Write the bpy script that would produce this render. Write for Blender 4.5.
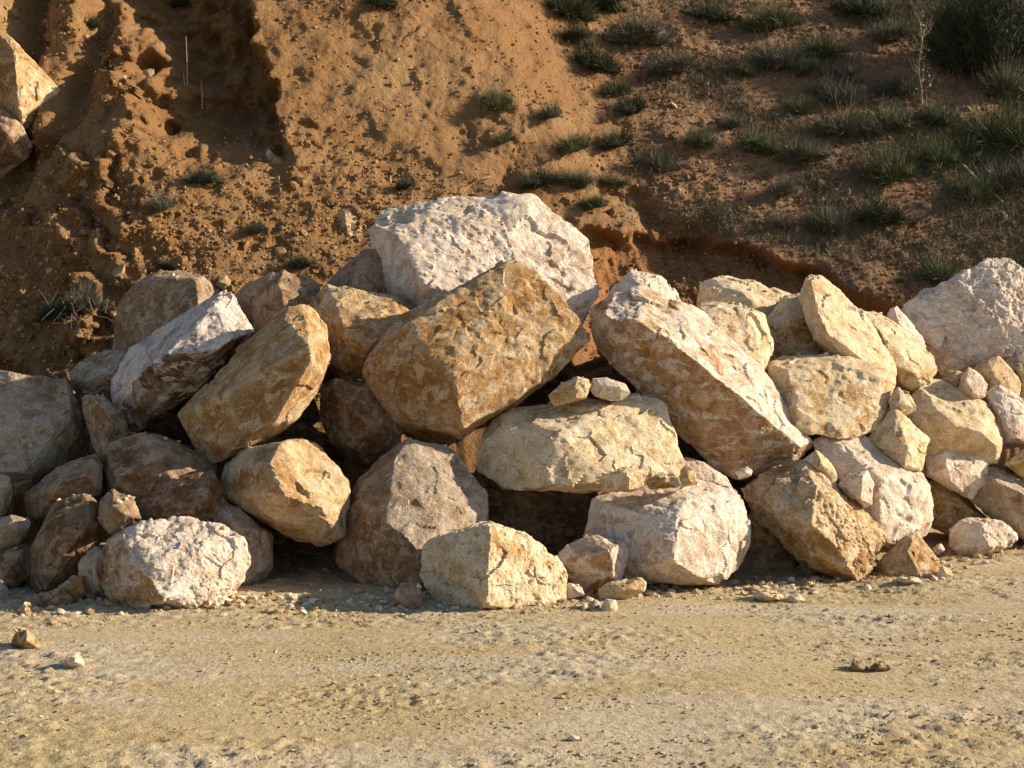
import bpy, bmesh, math, random
import numpy as np
from mathutils import Vector, Matrix

for o in list(bpy.data.objects):
    bpy.data.objects.remove(o, do_unlink=True)
S = bpy.context.scene
COL = S.collection

# ------------------------------------------------------------------ camera
F = 1400.0                      # focal length in pixels of the 1024 wide frame
HCAM = 1.6
PITCH = math.atan(34.0 / F)     # horizon sits 34 px above the centre
cam = bpy.data.cameras.new('camera')
cam.sensor_width = 36.0
cam.lens = F / 1024.0 * 36.0
cam.clip_end = 500.0
camo = bpy.data.objects.new('camera', cam)
COL.objects.link(camo)
camo.location = (0, 0, HCAM)
camo.rotation_euler = (math.pi / 2 - PITCH, 0, 0)
S.camera = camo

# ------------------------------------------------------------------ light
SUN_EL = math.radians(23.0)
SUN_AZ = math.radians(-5.0)      # from +x towards the camera side
sun_dir = Vector((math.cos(SUN_EL) * math.cos(SUN_AZ), -math.cos(SUN_EL) * math.sin(SUN_AZ), math.sin(SUN_EL)))
W = bpy.data.worlds.new('World')
S.world = W
W.use_nodes = True
wn = W.node_tree
sky = wn.nodes.new('ShaderNodeTexSky')
sky.sky_type = 'NISHITA'
sky.sun_disc = False
sky.sun_elevation = SUN_EL
sky.dust_density = 0.5
sky.ozone_density = 1.0
sky.sun_rotation = math.pi / 2 + SUN_AZ
wn.links.new(sky.outputs[0], wn.nodes['Background'].inputs[0])
wn.nodes['Background'].inputs[1].default_value = 0.078
sl = bpy.data.lights.new('sun', 'SUN')
sl.energy = 5.0
sl.angle = math.radians(0.5)
sl.color = (1.0, 0.85, 0.64)
so = bpy.data.objects.new('sun', sl)
COL.objects.link(so)
so.location = (12, 2, 9)
so.rotation_euler = sun_dir.to_track_quat('Z', 'Y').to_euler()
S.view_settings.view_transform = 'Standard'
S.view_settings.look = 'None'
S.view_settings.exposure = 0.84
S.view_settings.gamma = 1.0
S.view_settings.use_curve_mapping = False

# ------------------------------------------------------------------ helpers
CP, SP = math.cos(PITCH), math.sin(PITCH)

def at(px, py, Y):
    """the point at world depth Y on the ray through a pixel"""
    x = (px - 512.0) / F
    z = (384.0 - py) / F
    ry = CP + z * SP
    rz = -SP + z * CP
    t = Y / ry
    return Vector((x * t, Y, HCAM + rz * t))

def ground_y(py):
    z = (384.0 - py) / F
    return -HCAM * (CP + z * SP) / (-SP + z * CP)

def project(P):
    """array of points -> pixel u, v"""
    P = np.asarray(P, float)
    y = P[:, 1]; z = P[:, 2] - HCAM
    dep = y * CP - z * SP
    up = y * SP + z * CP
    return 512.0 + F * P[:, 0] / dep, 384.0 - F * up / dep

_r = np.random.RandomState(7)
_perm = np.concatenate([_r.permutation(256)] * 3).astype(np.int32)
_g = _r.normal(size=(256, 3)); _g /= np.linalg.norm(_g, axis=1)[:, None]

def noise(P):
    """gradient noise, about -0.7..0.7"""
    P = np.asarray(P, np.float64)
    i = np.floor(P).astype(np.int64); f = P - i
    u = f * f * f * (f * (f * 6 - 15) + 10)
    i &= 255
    out = 0
    for dx in (0, 1):
        wx = u[:, 0] if dx else 1 - u[:, 0]
        a = _perm[i[:, 0] + dx]
        for dy in (0, 1):
            wy = u[:, 1] if dy else 1 - u[:, 1]
            b = _perm[a + i[:, 1] + dy]
            for dz in (0, 1):
                wz = u[:, 2] if dz else 1 - u[:, 2]
                g = _g[_perm[b + i[:, 2] + dz] & 255]
                d = g[:, 0] * (f[:, 0] - dx) + g[:, 1] * (f[:, 1] - dy) + g[:, 2] * (f[:, 2] - dz)
                out = out + wx * wy * wz * d
    return out

def fbm(P, octv=4, gain=0.5, ridged=False):
    s = 0; a = 1.0; Q = np.asarray(P, float)
    for k in range(octv):
        n = noise(Q)
        if ridged: n = 0.35 - np.abs(n) * 1.4
        s = s + a * n
        a *= gain
        Q = Q * 2.03 + 17.3
    return s

def sstep(a, b, x):
    t = np.clip((x - a) / (b - a), 0, 1)
    return t * t * (3 - 2 * t)

def tag(o, label=None, cat=None, group=None, kind=None):
    if label: o['label'] = label
    if cat: o['category'] = cat
    if group: o['group'] = group
    if kind: o['kind'] = kind
    return o

def link(name, me, mat=None, parent=None, loc=None):
    if mat is not None and not me.materials: me.materials.append(mat)
    o = bpy.data.objects.new(name, me)
    COL.objects.link(o)
    if parent: o.parent = parent
    if loc is not None: o.location = loc
    return o

def np_mesh(name, V, Fc, attrs=None, smooth=True):
    """mesh from arrays; Fc is an (n,k) array of equal sized faces"""
    V = np.asarray(V, np.float32); Fc = np.asarray(Fc, np.int32)
    me = bpy.data.meshes.new(name)
    n, k = Fc.shape
    me.vertices.add(len(V)); me.vertices.foreach_set('co', V.ravel())
    me.loops.add(n * k); me.loops.foreach_set('vertex_index', Fc.ravel())
    me.polygons.add(n)
    me.polygons.foreach_set('loop_start', np.arange(0, n * k, k, dtype=np.int32))
    me.polygons.foreach_set('loop_total', np.full(n, k, np.int32))
    me.polygons.foreach_set('use_smooth', np.full(n, smooth, bool))
    me.update(calc_edges=True)
    for nm, a in (attrs or {}).items():
        at_ = me.attributes.new(nm, 'FLOAT', 'POINT')
        at_.data.foreach_set('value', np.asarray(a, np.float32))
    return me

# ------------------------------------------------------------------ materials
class NT:
    def __init__(self, name):
        self.m = bpy.data.materials.new(name); self.m.use_nodes = True
        self.t = self.m.node_tree; self.t.nodes.clear()
        self.out = self.n('ShaderNodeOutputMaterial')
        self.b = self.n('ShaderNodeBsdfPrincipled')
        self.b.inputs['Roughness'].default_value = 0.92
        self.b.inputs['Specular IOR Level'].default_value = 0.2
        self.l(self.b.outputs[0], self.out.inputs[0])
    def n(self, ty, **kw):
        nd = self.t.nodes.new(ty)
        for k, v in kw.items(): setattr(nd, k, v)
        return nd
    def l(self, a, b): self.t.links.new(a, b)
    def noise(self, vec, scale, detail=5, rough=0.55, dist=0.0):
        nd = self.n('ShaderNodeTexNoise')
        nd.inputs['Scale'].default_value = scale; nd.inputs['Detail'].default_value = detail
        nd.inputs['Roughness'].default_value = rough; nd.inputs['Distortion'].default_value = dist
        self.l(vec, nd.inputs['Vector']); return nd.outputs['Fac']
    def ramp(self, fac, a, b):
        nd = self.n('ShaderNodeMapRange'); nd.interpolation_type = 'SMOOTHSTEP'
        nd.inputs[1].default_value = a; nd.inputs[2].default_value = b
        self.l(fac, nd.inputs[0]); return nd.outputs[0]
    def math(self, op, a, b=None, clamp=False):
        nd = self.n('ShaderNodeMath', operation=op, use_clamp=clamp)
        for i, v in enumerate((a, b)):
            if v is None: continue
            if isinstance(v, (int, float)): nd.inputs[i].default_value = v
            else: self.l(v, nd.inputs[i])
        return nd.outputs[0]
    def mix(self, fac, a, b, mode='MIX'):
        nd = self.n('ShaderNodeMix', data_type='RGBA', blend_type=mode)
        for k, v in ((0, fac), (6, a), (7, b)):
            if isinstance(v, (int, float)): nd.inputs[k].default_value = v
            elif isinstance(v, tuple): nd.inputs[k].default_value = v + (1,)
            else: self.l(v, nd.inputs[k])
        return nd.outputs[2]
    def attr(self, name):
        nd = self.n('ShaderNodeAttribute', attribute_name=name); return nd.outputs['Fac']
    def bump(self, h, strength, dist, prev=None):
        nd = self.n('ShaderNodeBump'); nd.inputs['Strength'].default_value = strength
        nd.inputs['Distance'].default_value = dist
        self.l(h, nd.inputs['Height'])
        if prev is not None: self.l(prev, nd.inputs['Normal'])
        return nd.outputs[0]

def rock_mat(name, fresh, fresh2, rind, rind2, dust=(0.50, 0.36, 0.20), dustamt=0.35, stain=0.60):
    m = NT(name)
    tc = m.n('ShaderNodeTexCoord'); oi = m.n('ShaderNodeObjectInfo')
    off = m.n('ShaderNodeVectorMath', operation='MULTIPLY_ADD')
    m.l(oi.outputs['Random'], off.inputs[0]); off.inputs[1].default_value = (37.0, 53.0, 71.0)
    m.l(tc.outputs['Object'], off.inputs[2])
    v = off.outputs[0]
    n1 = m.noise(v, 2.4, 8, 0.66, 0.4); n2 = m.noise(v, 6.5, 10, 0.70, 0.5)
    n3 = m.noise(v, 24.0, 7, 0.70); n4 = m.noise(v, 95.0, 4, 0.65)
    cf = m.mix(m.ramp(m.noise(v, 9.0, 9, 0.72, 0.3), 0.45, 0.56), fresh, fresh2)
    cr = m.mix(m.ramp(m.noise(v, 11.0, 8, 0.70, 0.9), 0.46, 0.55), rind, rind2)
    r = m.attr('rind'); e = m.attr('edge')
    # rind amount: attribute threshold against layered noise
    s = m.math('ADD', m.math('MULTIPLY', n1, 0.60), m.math('MULTIPLY', n2, 0.60))
    s = m.math('ADD', s, m.math('MULTIPLY', n3, 0.35))
    s = m.math('ADD', s, m.math('SUBTRACT', r, 1.275))       # rind 0.5 -> half covered
    s = m.math('SUBTRACT', s, m.math('MULTIPLY', e, 0.07))
    k = m.ramp(s, -0.035, 0.045)
    c = m.mix(k, cf, cr)
    # pale streaky scuffs where rock was dragged and broken
    mp = m.n('ShaderNodeMapping'); mp.inputs['Rotation'].default_value = (0.5, 0.9, 0.3); mp.inputs['Scale'].default_value = (0.9, 4.0, 2.6)
    m.l(v, mp.inputs[0])
    sc = m.math('MULTIPLY', m.ramp(m.noise(mp.outputs[0], 4.0, 9, 0.72, 0.6), 0.52, 0.57), 0.72)
    c = m.mix(sc, c, fresh)
    # brown water stains and dark specks
    st = m.math('MULTIPLY', m.ramp(m.noise(v, 3.6, 9, 0.70, 0.8), 0.525, 0.585), stain)
    c = m.mix(st, c, rind2)
    sp = m.ramp(n3, 0.56, 0.64)
    c = m.mix(m.math('MULTIPLY', sp, 0.5), c, tuple(x * 0.6 for x in rind2))
    # lighter crushed edges
    c = m.mix(m.math('MULTIPLY', m.math('MULTIPLY', e, m.ramp(n2, 0.42, 0.56)), 0.55), c, fresh)
    # settled dust on upward surfaces
    g = m.n('ShaderNodeNewGeometry'); sx = m.n('ShaderNodeSeparateXYZ'); m.l(g.outputs['Normal'], sx.inputs[0])
    d = m.math('MULTIPLY', m.ramp(sx.outputs['Z'], 0.45, 0.95), m.ramp(m.noise(v, 5.0, 5, 0.6), 0.4, 0.62))
    c = m.mix(m.math('MULTIPLY', d, dustamt), c, dust)
    # fine value variation
    c = m.mix(1.0, c, m.mix(m.ramp(n4, .38, .62), (0.78, 0.76, 0.74), (1.18, 1.18, 1.18)), 'MULTIPLY')
    m.l(c, m.b.inputs['Base Color'])
    b = m.bump(m.noise(v, 11.0, 12, 0.70, 0.2), 0.75, 0.045)
    b = m.bump(n4, 0.55, 0.008, b)
    m.l(b, m.b.inputs['Normal'])
    return m.m

PAL = {
    'white': rock_mat('white_limestone', (0.74, 0.64, 0.54), (0.60, 0.47, 0.36), (0.48, 0.28, 0.115), (0.32, 0.16, 0.06), stain=0.45),
    'cream': rock_mat('cream_limestone', (0.71, 0.59, 0.42), (0.60, 0.44, 0.24), (0.50, 0.31, 0.11), (0.34, 0.18, 0.055), stain=0.40),
    'ochre': rock_mat('ochre_limestone', (0.60, 0.47, 0.31), (0.46, 0.30, 0.135), (0.39, 0.215, 0.07), (0.27, 0.135, 0.045), stain=0.50),
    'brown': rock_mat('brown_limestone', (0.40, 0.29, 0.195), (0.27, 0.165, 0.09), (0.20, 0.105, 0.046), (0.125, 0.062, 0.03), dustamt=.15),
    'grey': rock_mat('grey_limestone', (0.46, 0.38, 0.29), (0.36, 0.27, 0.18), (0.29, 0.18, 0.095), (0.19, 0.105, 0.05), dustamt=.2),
    'slab': rock_mat('underside_shade_limestone', (0.70, 0.61, 0.54), (0.50, 0.40, 0.35), (0.15, 0.08, 0.035), (0.09, 0.045, 0.02), stain=0.45, dustamt=.1),  # very dark second tones paint the shade under the tilted slab
}

# ------------------------------------------------------------------ rock builder
_ico = {}
def ico(level):
    if level not in _ico:
        bm = bmesh.new(); bmesh.ops.create_icosphere(bm, subdivisions=level, radius=1.0)
        me = bpy.data.meshes.new('ico'); bm.to_mesh(me); bm.free()
        me.polygons.foreach_set('use_smooth', np.ones(len(me.polygons), bool))
        co = np.empty(len(me.vertices) * 3, np.float32); me.vertices.foreach_get('co', co)
        _ico[level] = (me, co.reshape(-1, 3).astype(np.float64))
    return _ico[level]

def facets(P, spacing, size, rng, tilt, seedoff):
    """broken, piecewise flat relief: random tilted cells with crisp steps between them"""
    K = int(np.clip(5.0 * (size / spacing) ** 2, 6, 170))
    Sd = P[rng.randint(len(P), size=K)]
    Wp = np.stack([noise(P / spacing * 1.1 + seedoff + 40 * k) for k in range(3)], 1) * spacing * 0.45
    Q = P + Wp
    d2 = (Sd ** 2).sum(1)[None, :] - 2 * (Q @ Sd.T)
    i = d2.argmin(1)
    tl = rng.normal(size=(K, 3)) * tilt
    of = rng.normal(size=K) * spacing * 0.12 * tilt
    return ((P - Sd[i]) * tl[i]).sum(1) + of[i]

def rock_mesh(name, pts, seed, level, rough=1.0, rind=0.5, rvar=0.25, strata=0.35, pit=0.0, chips=9, leftrind=0.0, downrind=0.0, sharp=0.020):
    rng = np.random.RandomState(seed)
    bm = bmesh.new()
    vs = [bm.verts.new(p) for p in pts]
    res = bmesh.ops.convex_hull(bm, input=vs)
    junk = [g for g in res['geom_interior'] + res['geom_unused'] if isinstance(g, bmesh.types.BMVert)]
    bmesh.ops.delete(bm, geom=list(set(junk)), context='VERTS')
    bmesh.ops.dissolve_limit(bm, angle_limit=math.radians(7), verts=bm.verts[:], edges=bm.edges[:])
    bm.normal_update()
    HV = np.array([v.co for v in bm.verts])
    c = (HV.min(0) + HV.max(0)) / 2 * 0.4 + HV.mean(0) * 0.6
    N = []; AR = []
    for f in bm.faces:
        n = f.normal
        if n.dot(f.calc_center_median() - Vector(c)) < 0: n = -n
        N.append(n.normalized()); AR.append(f.calc_area())
    N = np.array(N)
    H = np.array([((HV - c) @ n).max() for n in N])
    size = float(np.mean(HV.max(0) - HV.min(0)))
    # drop little facets so that big flat faces meet in sharp corners
    D3 = ico(4)[1]
    def reach(keep):
        d = D3 @ N[keep].T
        return (H[keep] / np.maximum(d, 1e-3)).min(1)
    keep = np.ones(len(N), bool); base = reach(keep)
    for k in np.argsort(AR):
        if keep.sum() <= 7: break
        keep[k] = False
        if (reach(keep) - base).max() > sharp * size: keep[k] = True
    N, H = N[keep], H[keep]
    # chip planes along the hull edges
    ed = [e for e in bm.edges if len(e.link_faces) == 2 and e.calc_face_angle(0) > 0.35]
    CN = []; CH = []
    for k in range(chips):
        if not ed: break
        e = ed[rng.randint(len(ed))]
        t = rng.rand(); p = np.array(e.verts[0].co) * t + np.array(e.verts[1].co) * (1 - t) - c
        n = np.array(e.link_faces[0].normal) * rng.uniform(.3, 1) + np.array(e.link_faces[1].normal) * rng.uniform(.3, 1)
        n = n / np.linalg.norm(n)
        if n @ p < 0: n = -n
        n = n + rng.normal(size=3) * 0.22; n /= np.linalg.norm(n)
        h = n @ p - size * rng.uniform(0.004, 0.022)
        if ((HV - c) @ n).max() - h > 0.09 * size: continue
        CN.append(n); CH.append(h)
    bm.free()
    if CN:
        N = np.vstack([N, CN]); H = np.concatenate([H, CH])
    # whitened directions so long slabs get even vertices
    X = HV - c
    ev, U = np.linalg.eigh(X.T @ X / len(X) + np.eye(3) * 1e-5)
    tpl, D0 = ico(level)
    D = (D0 * np.sqrt(ev)) @ U.T
    L = np.linalg.norm(D, axis=1); D = D / L[:, None]
    dn = D @ N.T
    dn = np.where(dn > 1e-3, dn, 1e-3)
    r0 = (H / dn).min(1)
    P0 = D * r0[:, None]
    so_ = rng.rand(3) * 200
    fr = 1.0 / max(size, 0.05)
    A = size * 0.011 * rough
    fields = [fbm(P0 * fr * 2.6 + so_ + 31 * k, 3, 0.55) for k in range(4)]
    Wt = rng.normal(size=(4, len(H))) * 0.8
    pert = sum(np.outer(f, w) for f, w in zip(fields, Wt)) * A
    R = (H + pert) / dn
    idx = R.argmin(1)
    r = R[np.arange(len(R)), idx]
    if R.shape[1] > 1:
        R2 = R.copy(); R2[np.arange(len(R)), idx] = 1e9
        gap = R2.min(1) - r
    else: gap = np.ones(len(r))
    edge = np.exp(-np.maximum(gap, 0) / (0.022 * max(size, .25)))
    P = D * r[:, None]
    nf = N[idx]
    # relief along the facet normal: broken steps, then rough grain
    rg = fbm(P * 5.0 + so_, 5, 0.55, ridged=True)
    rg2 = fbm(P * 10.0 + so_ + 50, 5, 0.66)
    sc = min(1.0, 0.3 + size * 0.7)
    disp = (rg * 0.007 + rg2 * 0.012) * rough * sc
    disp = disp + facets(P, 0.24 * sc, size, rng, 0.060 * rough, so_)
    disp = disp + facets(P, 0.085 * sc, size, rng, 0.050 * rough, so_ + 7) * sstep(0.0, 0.2, fields[1])
    if strata > 0:
        sn = rng.normal(size=3); sn /= np.linalg.norm(sn)
        t = (P @ sn) * (7.0 / max(size, .3)) + fbm(P * 2.0 + so_, 3) * 1.6
        st = np.abs((t % 1.0) - 0.5) * 2
        st = sstep(0.25, 0.75, st)
        msk = sstep(-0.05, 0.25, fbm(P * 1.7 / max(size, .3) + so_ + 9, 2))
        disp = disp - st * msk * 0.022 * strata * min(1, size)
    if pit > 0:
        q = fbm(P * 6.0 + so_ + 80, 5, 0.62)
        disp = disp + (q - 0.5 * np.abs(q)) * 0.040 * pit
        q = fbm(P * 15.0 + so_ + 180, 3, 0.6)
        disp = disp - sstep(0.02, 0.5, q) * 0.030 * pit
    # rounded crushed edges
    disp = disp - edge * 0.003 * size * (0.6 + 0.8 * noise(P * 9 + so_))
    P = P + nf * disp[:, None] * 0.75 + D * disp[:, None] * 0.25
    up_ = np.where(nf[:, 2] > 0.8)[0]
    if len(up_) > 200: TOPS.append((P[up_] + c)[::max(1, len(up_) // 400)])
    me = tpl.copy(); me.name = name
    me.vertices.foreach_set('co', P.astype(np.float32).ravel())
    me.update()
    me.set_sharp_from_angle(angle=math.radians(27))
    pf = np.clip(rng.normal(size=len(H)), -1.2, 1.2) * rvar * 0.55
    ra = rind + pf[idx] * 0.6
    if leftrind: ra = ra + leftrind * sstep(0.15, 0.6, -nf[:, 0])  # left sides browner: rind, plus shade and warm bounce put into the colour
    if downrind: ra = ra + downrind * sstep(0.0, 0.4, -nf[:, 2])  # undersides darker: brown rind, and painted shade on the tilted slab
    a1 = me.attributes.new('rind', 'FLOAT', 'POINT'); a1.data.foreach_set('value', ra.astype(np.float32))
    a2 = me.attributes.new('edge', 'FLOAT', 'POINT'); a2.data.foreach_set('value', edge.astype(np.float32))
    return me, c

TOPS = []
_seed = [100]
ROCKS = {}
def rock(name, Y, T, outline, inner=(), pal='cream', label='', cat='boulder', group='boulders of the heap', level=None, back=0.72, key=None, **kw):
    """outline: (px, py[, dy]) traced in the photograph, dy metres behind Y; inner: ridge points in front"""
    _seed[0] += 1
    if cat == 'stone': name = 'stone'
    O = [(p[0], p[1], p[2] if len(p) > 2 else 0.0) for p in outline]
    pts = [at(x, y, Y + d) for x, y, d in O] + [at(x, y, Y + d) for x, y, d in inner]
    cx = sum(p[0] for p in O) / len(O); cy = sum(p[1] for p in O) / len(O)
    for x, y, d in O:
        pts.append(at(cx + (x - cx) * back, cy + (y - cy) * back, Y + T))
        pts.append(at(cx + (x - cx) * 0.97, cy + (y - cy) * 0.97, Y + T * 0.45))
    wpx = max(p[0] for p in O) - min(p[0] for p in O); hpx = max(p[1] for p in O) - min(p[1] for p in O)
    s = max(wpx, hpx)
    if level is None: level = 7 if s > 140 else 6 if s > 58 else 5 if s > 20 else 4
    me, c = rock_mesh(name, pts, _seed[0], level, **kw)
    o = link(name, me, PAL[pal], loc=Vector(c))
    tag(o, label, cat, group)
    return o

# ------------------------------------------------------------------ ground
def axis(segs):
    out = [segs[0][0]]
    for a, b, d in segs:
        n = max(1, int(round((b - a) / d)))
        out += [a + (b - a) * (k + 1) / n for k in range(n)]
    return np.array(out)

def grid_faces(nx, ny):
    i = np.arange(nx * ny).reshape(ny, nx)
    return np.stack([i[:-1, :-1].ravel(), i[:-1, 1:].ravel(), i[1:, 1:].ravel(), i[1:, :-1].ravel()], 1)

def ground_height(x, y):
    P = np.stack([x, y, np.zeros_like(x)], 1)
    h = fbm(P * 0.35 + 3, 3) * 0.05
    # shallow wheel ruts running along the heap
    h += noise(np.stack([x * 0.25, y * 2.2, 0 * x + 5], 1)) * 0.022
    m = sstep(-0.25, 0.25, fbm(P * np.array([0.5, 1.1, 1]) + 11, 3))
    cr = fbm(P * np.array([9., 15., 1]) + 40, 5, 0.72)
    h += (sstep(0.05, 0.11, cr) * 0.008 + np.maximum(cr - 0.10, 0) * 0.022) * (0.2 + 0.8 * m)
    h += fbm(P * 30 + 70, 2) * 0.006 * (0.3 + 0.7 * m)
    # soil banked against the foot of the heap
    near = sstep(8.4, 9.6, y) * (x < 3.2)
    h += near * 0.04 * fbm(P * 1.6 + 90, 3)
    fade = 1 - sstep(14, 20, np.maximum(np.abs(x) * 0.8, y))
    return h * fade - 0.008

gx = axis([(-90, -12, 6), (-12, -4.4, .4), (-4.4, 5.0, .017), (5.0, 12, .4), (12, 90, 6)])
gy = axis([(-60, 0, 6), (0, 4.6, .2), (4.6, 10.2, .015), (10.2, 15, .12), (15, 90, 5)])
GX, GY = np.meshgrid(gx, gy)
gz = ground_height(GX.ravel(), GY.ravel())
gm = NT('packed_clay')
tc = gm.n('ShaderNodeTexCoord'); v = tc.outputs['Object']
mp = gm.n('ShaderNodeMapping'); mp.inputs['Scale'].default_value = (0.55, 1.5, 1); gm.l(v, mp.inputs[0]); v2 = mp.outputs[0]
n1 = gm.noise(v2, 0.9, 6, 0.6, 0.5); n2 = gm.noise(v2, 5.0, 7, 0.65, 0.5); n3 = gm.noise(v, 30.0, 6, 0.65); n4 = gm.noise(v, 140.0, 3, 0.6)
c = gm.mix(gm.ramp(n1, 0.40, 0.62), (0.44, 0.345, 0.19), (0.48, 0.405, 0.285))
c = gm.mix(gm.math('MULTIPLY', gm.ramp(n2, 0.52, 0.62), 0.45), c, (0.36, 0.24, 0.11))
c = gm.mix(gm.math('MULTIPLY', gm.ramp(n3, 0.56, 0.63), 0.5), c, (0.27, 0.17, 0.09))
c = gm.mix(gm.math('MULTIPLY', gm.ramp(n3, 0.46, 0.34), 0.35), c, (0.56, 0.46, 0.30))
c = gm.mix(1.0, c, gm.mix(n4, (0.82, 0.82, 0.82), (1.16, 1.15, 1.13)), 'MULTIPLY')
gm.l(c, gm.b.inputs['Base Color'])
b = gm.bump(n3, 0.8, 0.02); b = gm.bump(n4, 0.5, 0.006, b); gm.l(b, gm.b.inputs['Normal'])
g = link('ground', np_mesh('ground', np.stack([GX.ravel(), GY.ravel(), gz], 1), grid_faces(len(gx), len(gy))), gm.m)
tag(g, kind='structure')

# ------------------------------------------------------------------ hillside
def seg_dist(u, v, pts):
    """distance to a polyline in (u, v) and the side (positive right of it)"""
    best = np.full_like(u, 1e9)
    for (a, b), (c_, d) in zip(pts[:-1], pts[1:]):
        ex, ey = c_ - a, d - b
        t = np.clip(((u - a) * ex + (v - b) * ey) / (ex * ex + ey * ey), 0, 1)
        best = np.minimum(best, np.hypot(u - a - ex * t, v - b - ey * t))
    return best

def scarp(u):
    return np.interp(u, [560, 690, 760, 812, 870, 930], [230, 234, 250, 266, 298, 316])

def hill_base(X, Z):
    yl = 13.3 + 0.66 * Z
    zs = 2.25
    yr = 14.0 + 0.15 * np.clip(X - 1.0, 0, 14) + 0.22 * np.minimum(Z, zs) + 1.18 * np.maximum(Z - zs, 0)
    t = sstep(0.2, 2.6, X - (Z - 3) * -0.35)
    return yl * (1 - t) + yr * t

def hill_uv(X, Z):
    P = np.stack([X, hill_base(X, Z), Z], 1)
    return project(P)

def hill_surface(X, Z):
    """depth Y of the bank, plus masks"""
    Yb = hill_base(X, Z)
    u, v = hill_uv(X, Z)
    P = np.stack([X, Yb * 0.3, Z], 1)
    wob = fbm(P * 1.3 + 5, 3) * 34
    wob2 = fbm(P * 3.1 + 25, 3) * 12
    p = np.zeros_like(X)
    # spur with its bright right flank
    uc = 262 + np.clip(v, -150, 330) * 0.27 + wob * 0.45 + wob2 * 1.3
    du = u - uc
    flank = 1.25 * np.clip(1 - du / 330.0, 0, 1) ** 1.05
    step_amt = (1.0 + 0.5 * fbm(P * 1.9 + 55, 4, .6)) * (1 - sstep(110, 205, v + wob2 * 2)) 
    left = np.clip(1 + du / 260.0, 0, 1)
    p += np.where(du > 0, flank, 1.25 + (0.28 * sstep(150, 230, v) + 0.1) * np.clip(-du / 170.0, 0, 1) - step_amt * sstep(0, 14, -du) * (1 - sstep(70, 140, -du + wob * 1.1 + wob2 * 1.5)))
    # rubble fan below the hollow
    p += 0.30 * np.exp(-((u - 180) / 90) ** 2 - ((v - 190) / 90) ** 2)
    # left face: gullies that run down to the left
    fade_l = 1 - sstep(150, 260, u)
    for pts, dep, wd in (
            ([(92, -60), (72, 30), (50, 110), (62, 170), (10, 240), (-40, 300)], 0.55, 15),
            ([(160, -40), (140, 20), (135, 80), (100, 150), (70, 200), (15, 270)], 0.38, 11),
            ([(20, 300), (12, 340), (45, 365), (80, 380)], 0.35, 12),
            ([(-60, 120), (-10, 150), (20, 170)], 0.3, 12)):
        d = seg_dist(u + wob * 0.5, v + wob2, pts)
        p -= dep * np.exp(-(d / wd) ** 2)
    p += 0.55 * (1 - sstep(30, 72, u + v * 0.12 + wob * .3)) * (1 - sstep(120, 320, v))
    # steps in the far-left earth
    p += fade_l * 0.16 * fbm(np.stack([X * 1.8 + Z * 1.1, Z * 0.8, X * 0], 1) + 60, 4, 0.55, ridged=True)
    tt = Z * 1.15 + X * 0.75 + fbm(P * 1.1 + 71, 4, 0.6) * 1.5
    fr_ = tt - np.floor(tt)
    p += (0.26 * fade_l + 0.06) * (fr_ ** 1.5 - 0.4) * (1 - sstep(0.93, 1.0, fr_)) * sstep(-0.15, 0.2, fbm(P * 0.7 + 91, 2))
    tt = Z * 3.1 - X * 1.3 + fbm(P * 2.3 + 171, 4, 0.6) * 1.5
    fr_ = tt - np.floor(tt)
    p += (0.09 * fade_l + 0.015) * (fr_ ** 1.3 - 0.4) * (1 - sstep(0.92, 1.0, fr_)) * sstep(-0.1, 0.25, fbm(P * 1.3 + 191, 2))
    # gully to the right of the spur
    d = seg_dist(u + wob * 0.7, v + wob2, [(470, -60), (560, 60), (600, 140), (640, 200), (690, 250)])
    p -= 0.28 * np.exp(-(d / 34) ** 2)
    d = seg_dist(u + wob * 0.5, v + wob2, [(612, 192), (640, 205), (672, 232), (700, 240)])
    p -= 0.22 * np.exp(-(d / 10) ** 2)
    # undercut scarp
    vs = scarp(u) + wob * 0.2 + wob2 * 0.5
    on = sstep(560, 610, u) * (1 - sstep(850, 930, u))
    p -= on * sstep(-2, 7, v - vs) * (0.38 + 0.16 * fbm(np.stack([X * 4.0, Z * 2.2, X * 0], 1) + 44, 4, 0.6)) * (1 - 0.6 * sstep(60, 130, v - vs))
    p += 0.03 * on * np.exp(-((v - vs + 6) / 9) ** 2)
    # sheet wash lines down to the right over the flank
    fl = sstep(280, 360, u) * (1 - sstep(560, 720, u))
    p += fl * 0.10 * fbm(np.stack([X * 1.1 + Z * 1.5, (Z - X * .6) * 0.5, X * 0], 1) + 33, 4, 0.55)
    # general lumps and clods
    p += (0.17 - 0.08 * sstep(600, 760, u)) * fbm(P * 0.9 + 14, 4, 0.5) + 0.032 * fbm(P * 4.0 + 2, 5, 0.66)
    talus = (1 - sstep(330, 450, u)) * sstep(110, 220, v) + 0.5 * sstep(560, 680, u)
    cl = fbm(P * 9.0 + 8, 5, 0.72)
    p += (0.020 + 0.025 * np.clip(talus, 0, 1)) * cl
    lim = sstep(-14, -9, X) * (1 - sstep(12, 17, X))
    return Yb - p * (0.15 + 0.85 * lim), u, v, np.clip(talus, 0, 1)

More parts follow.
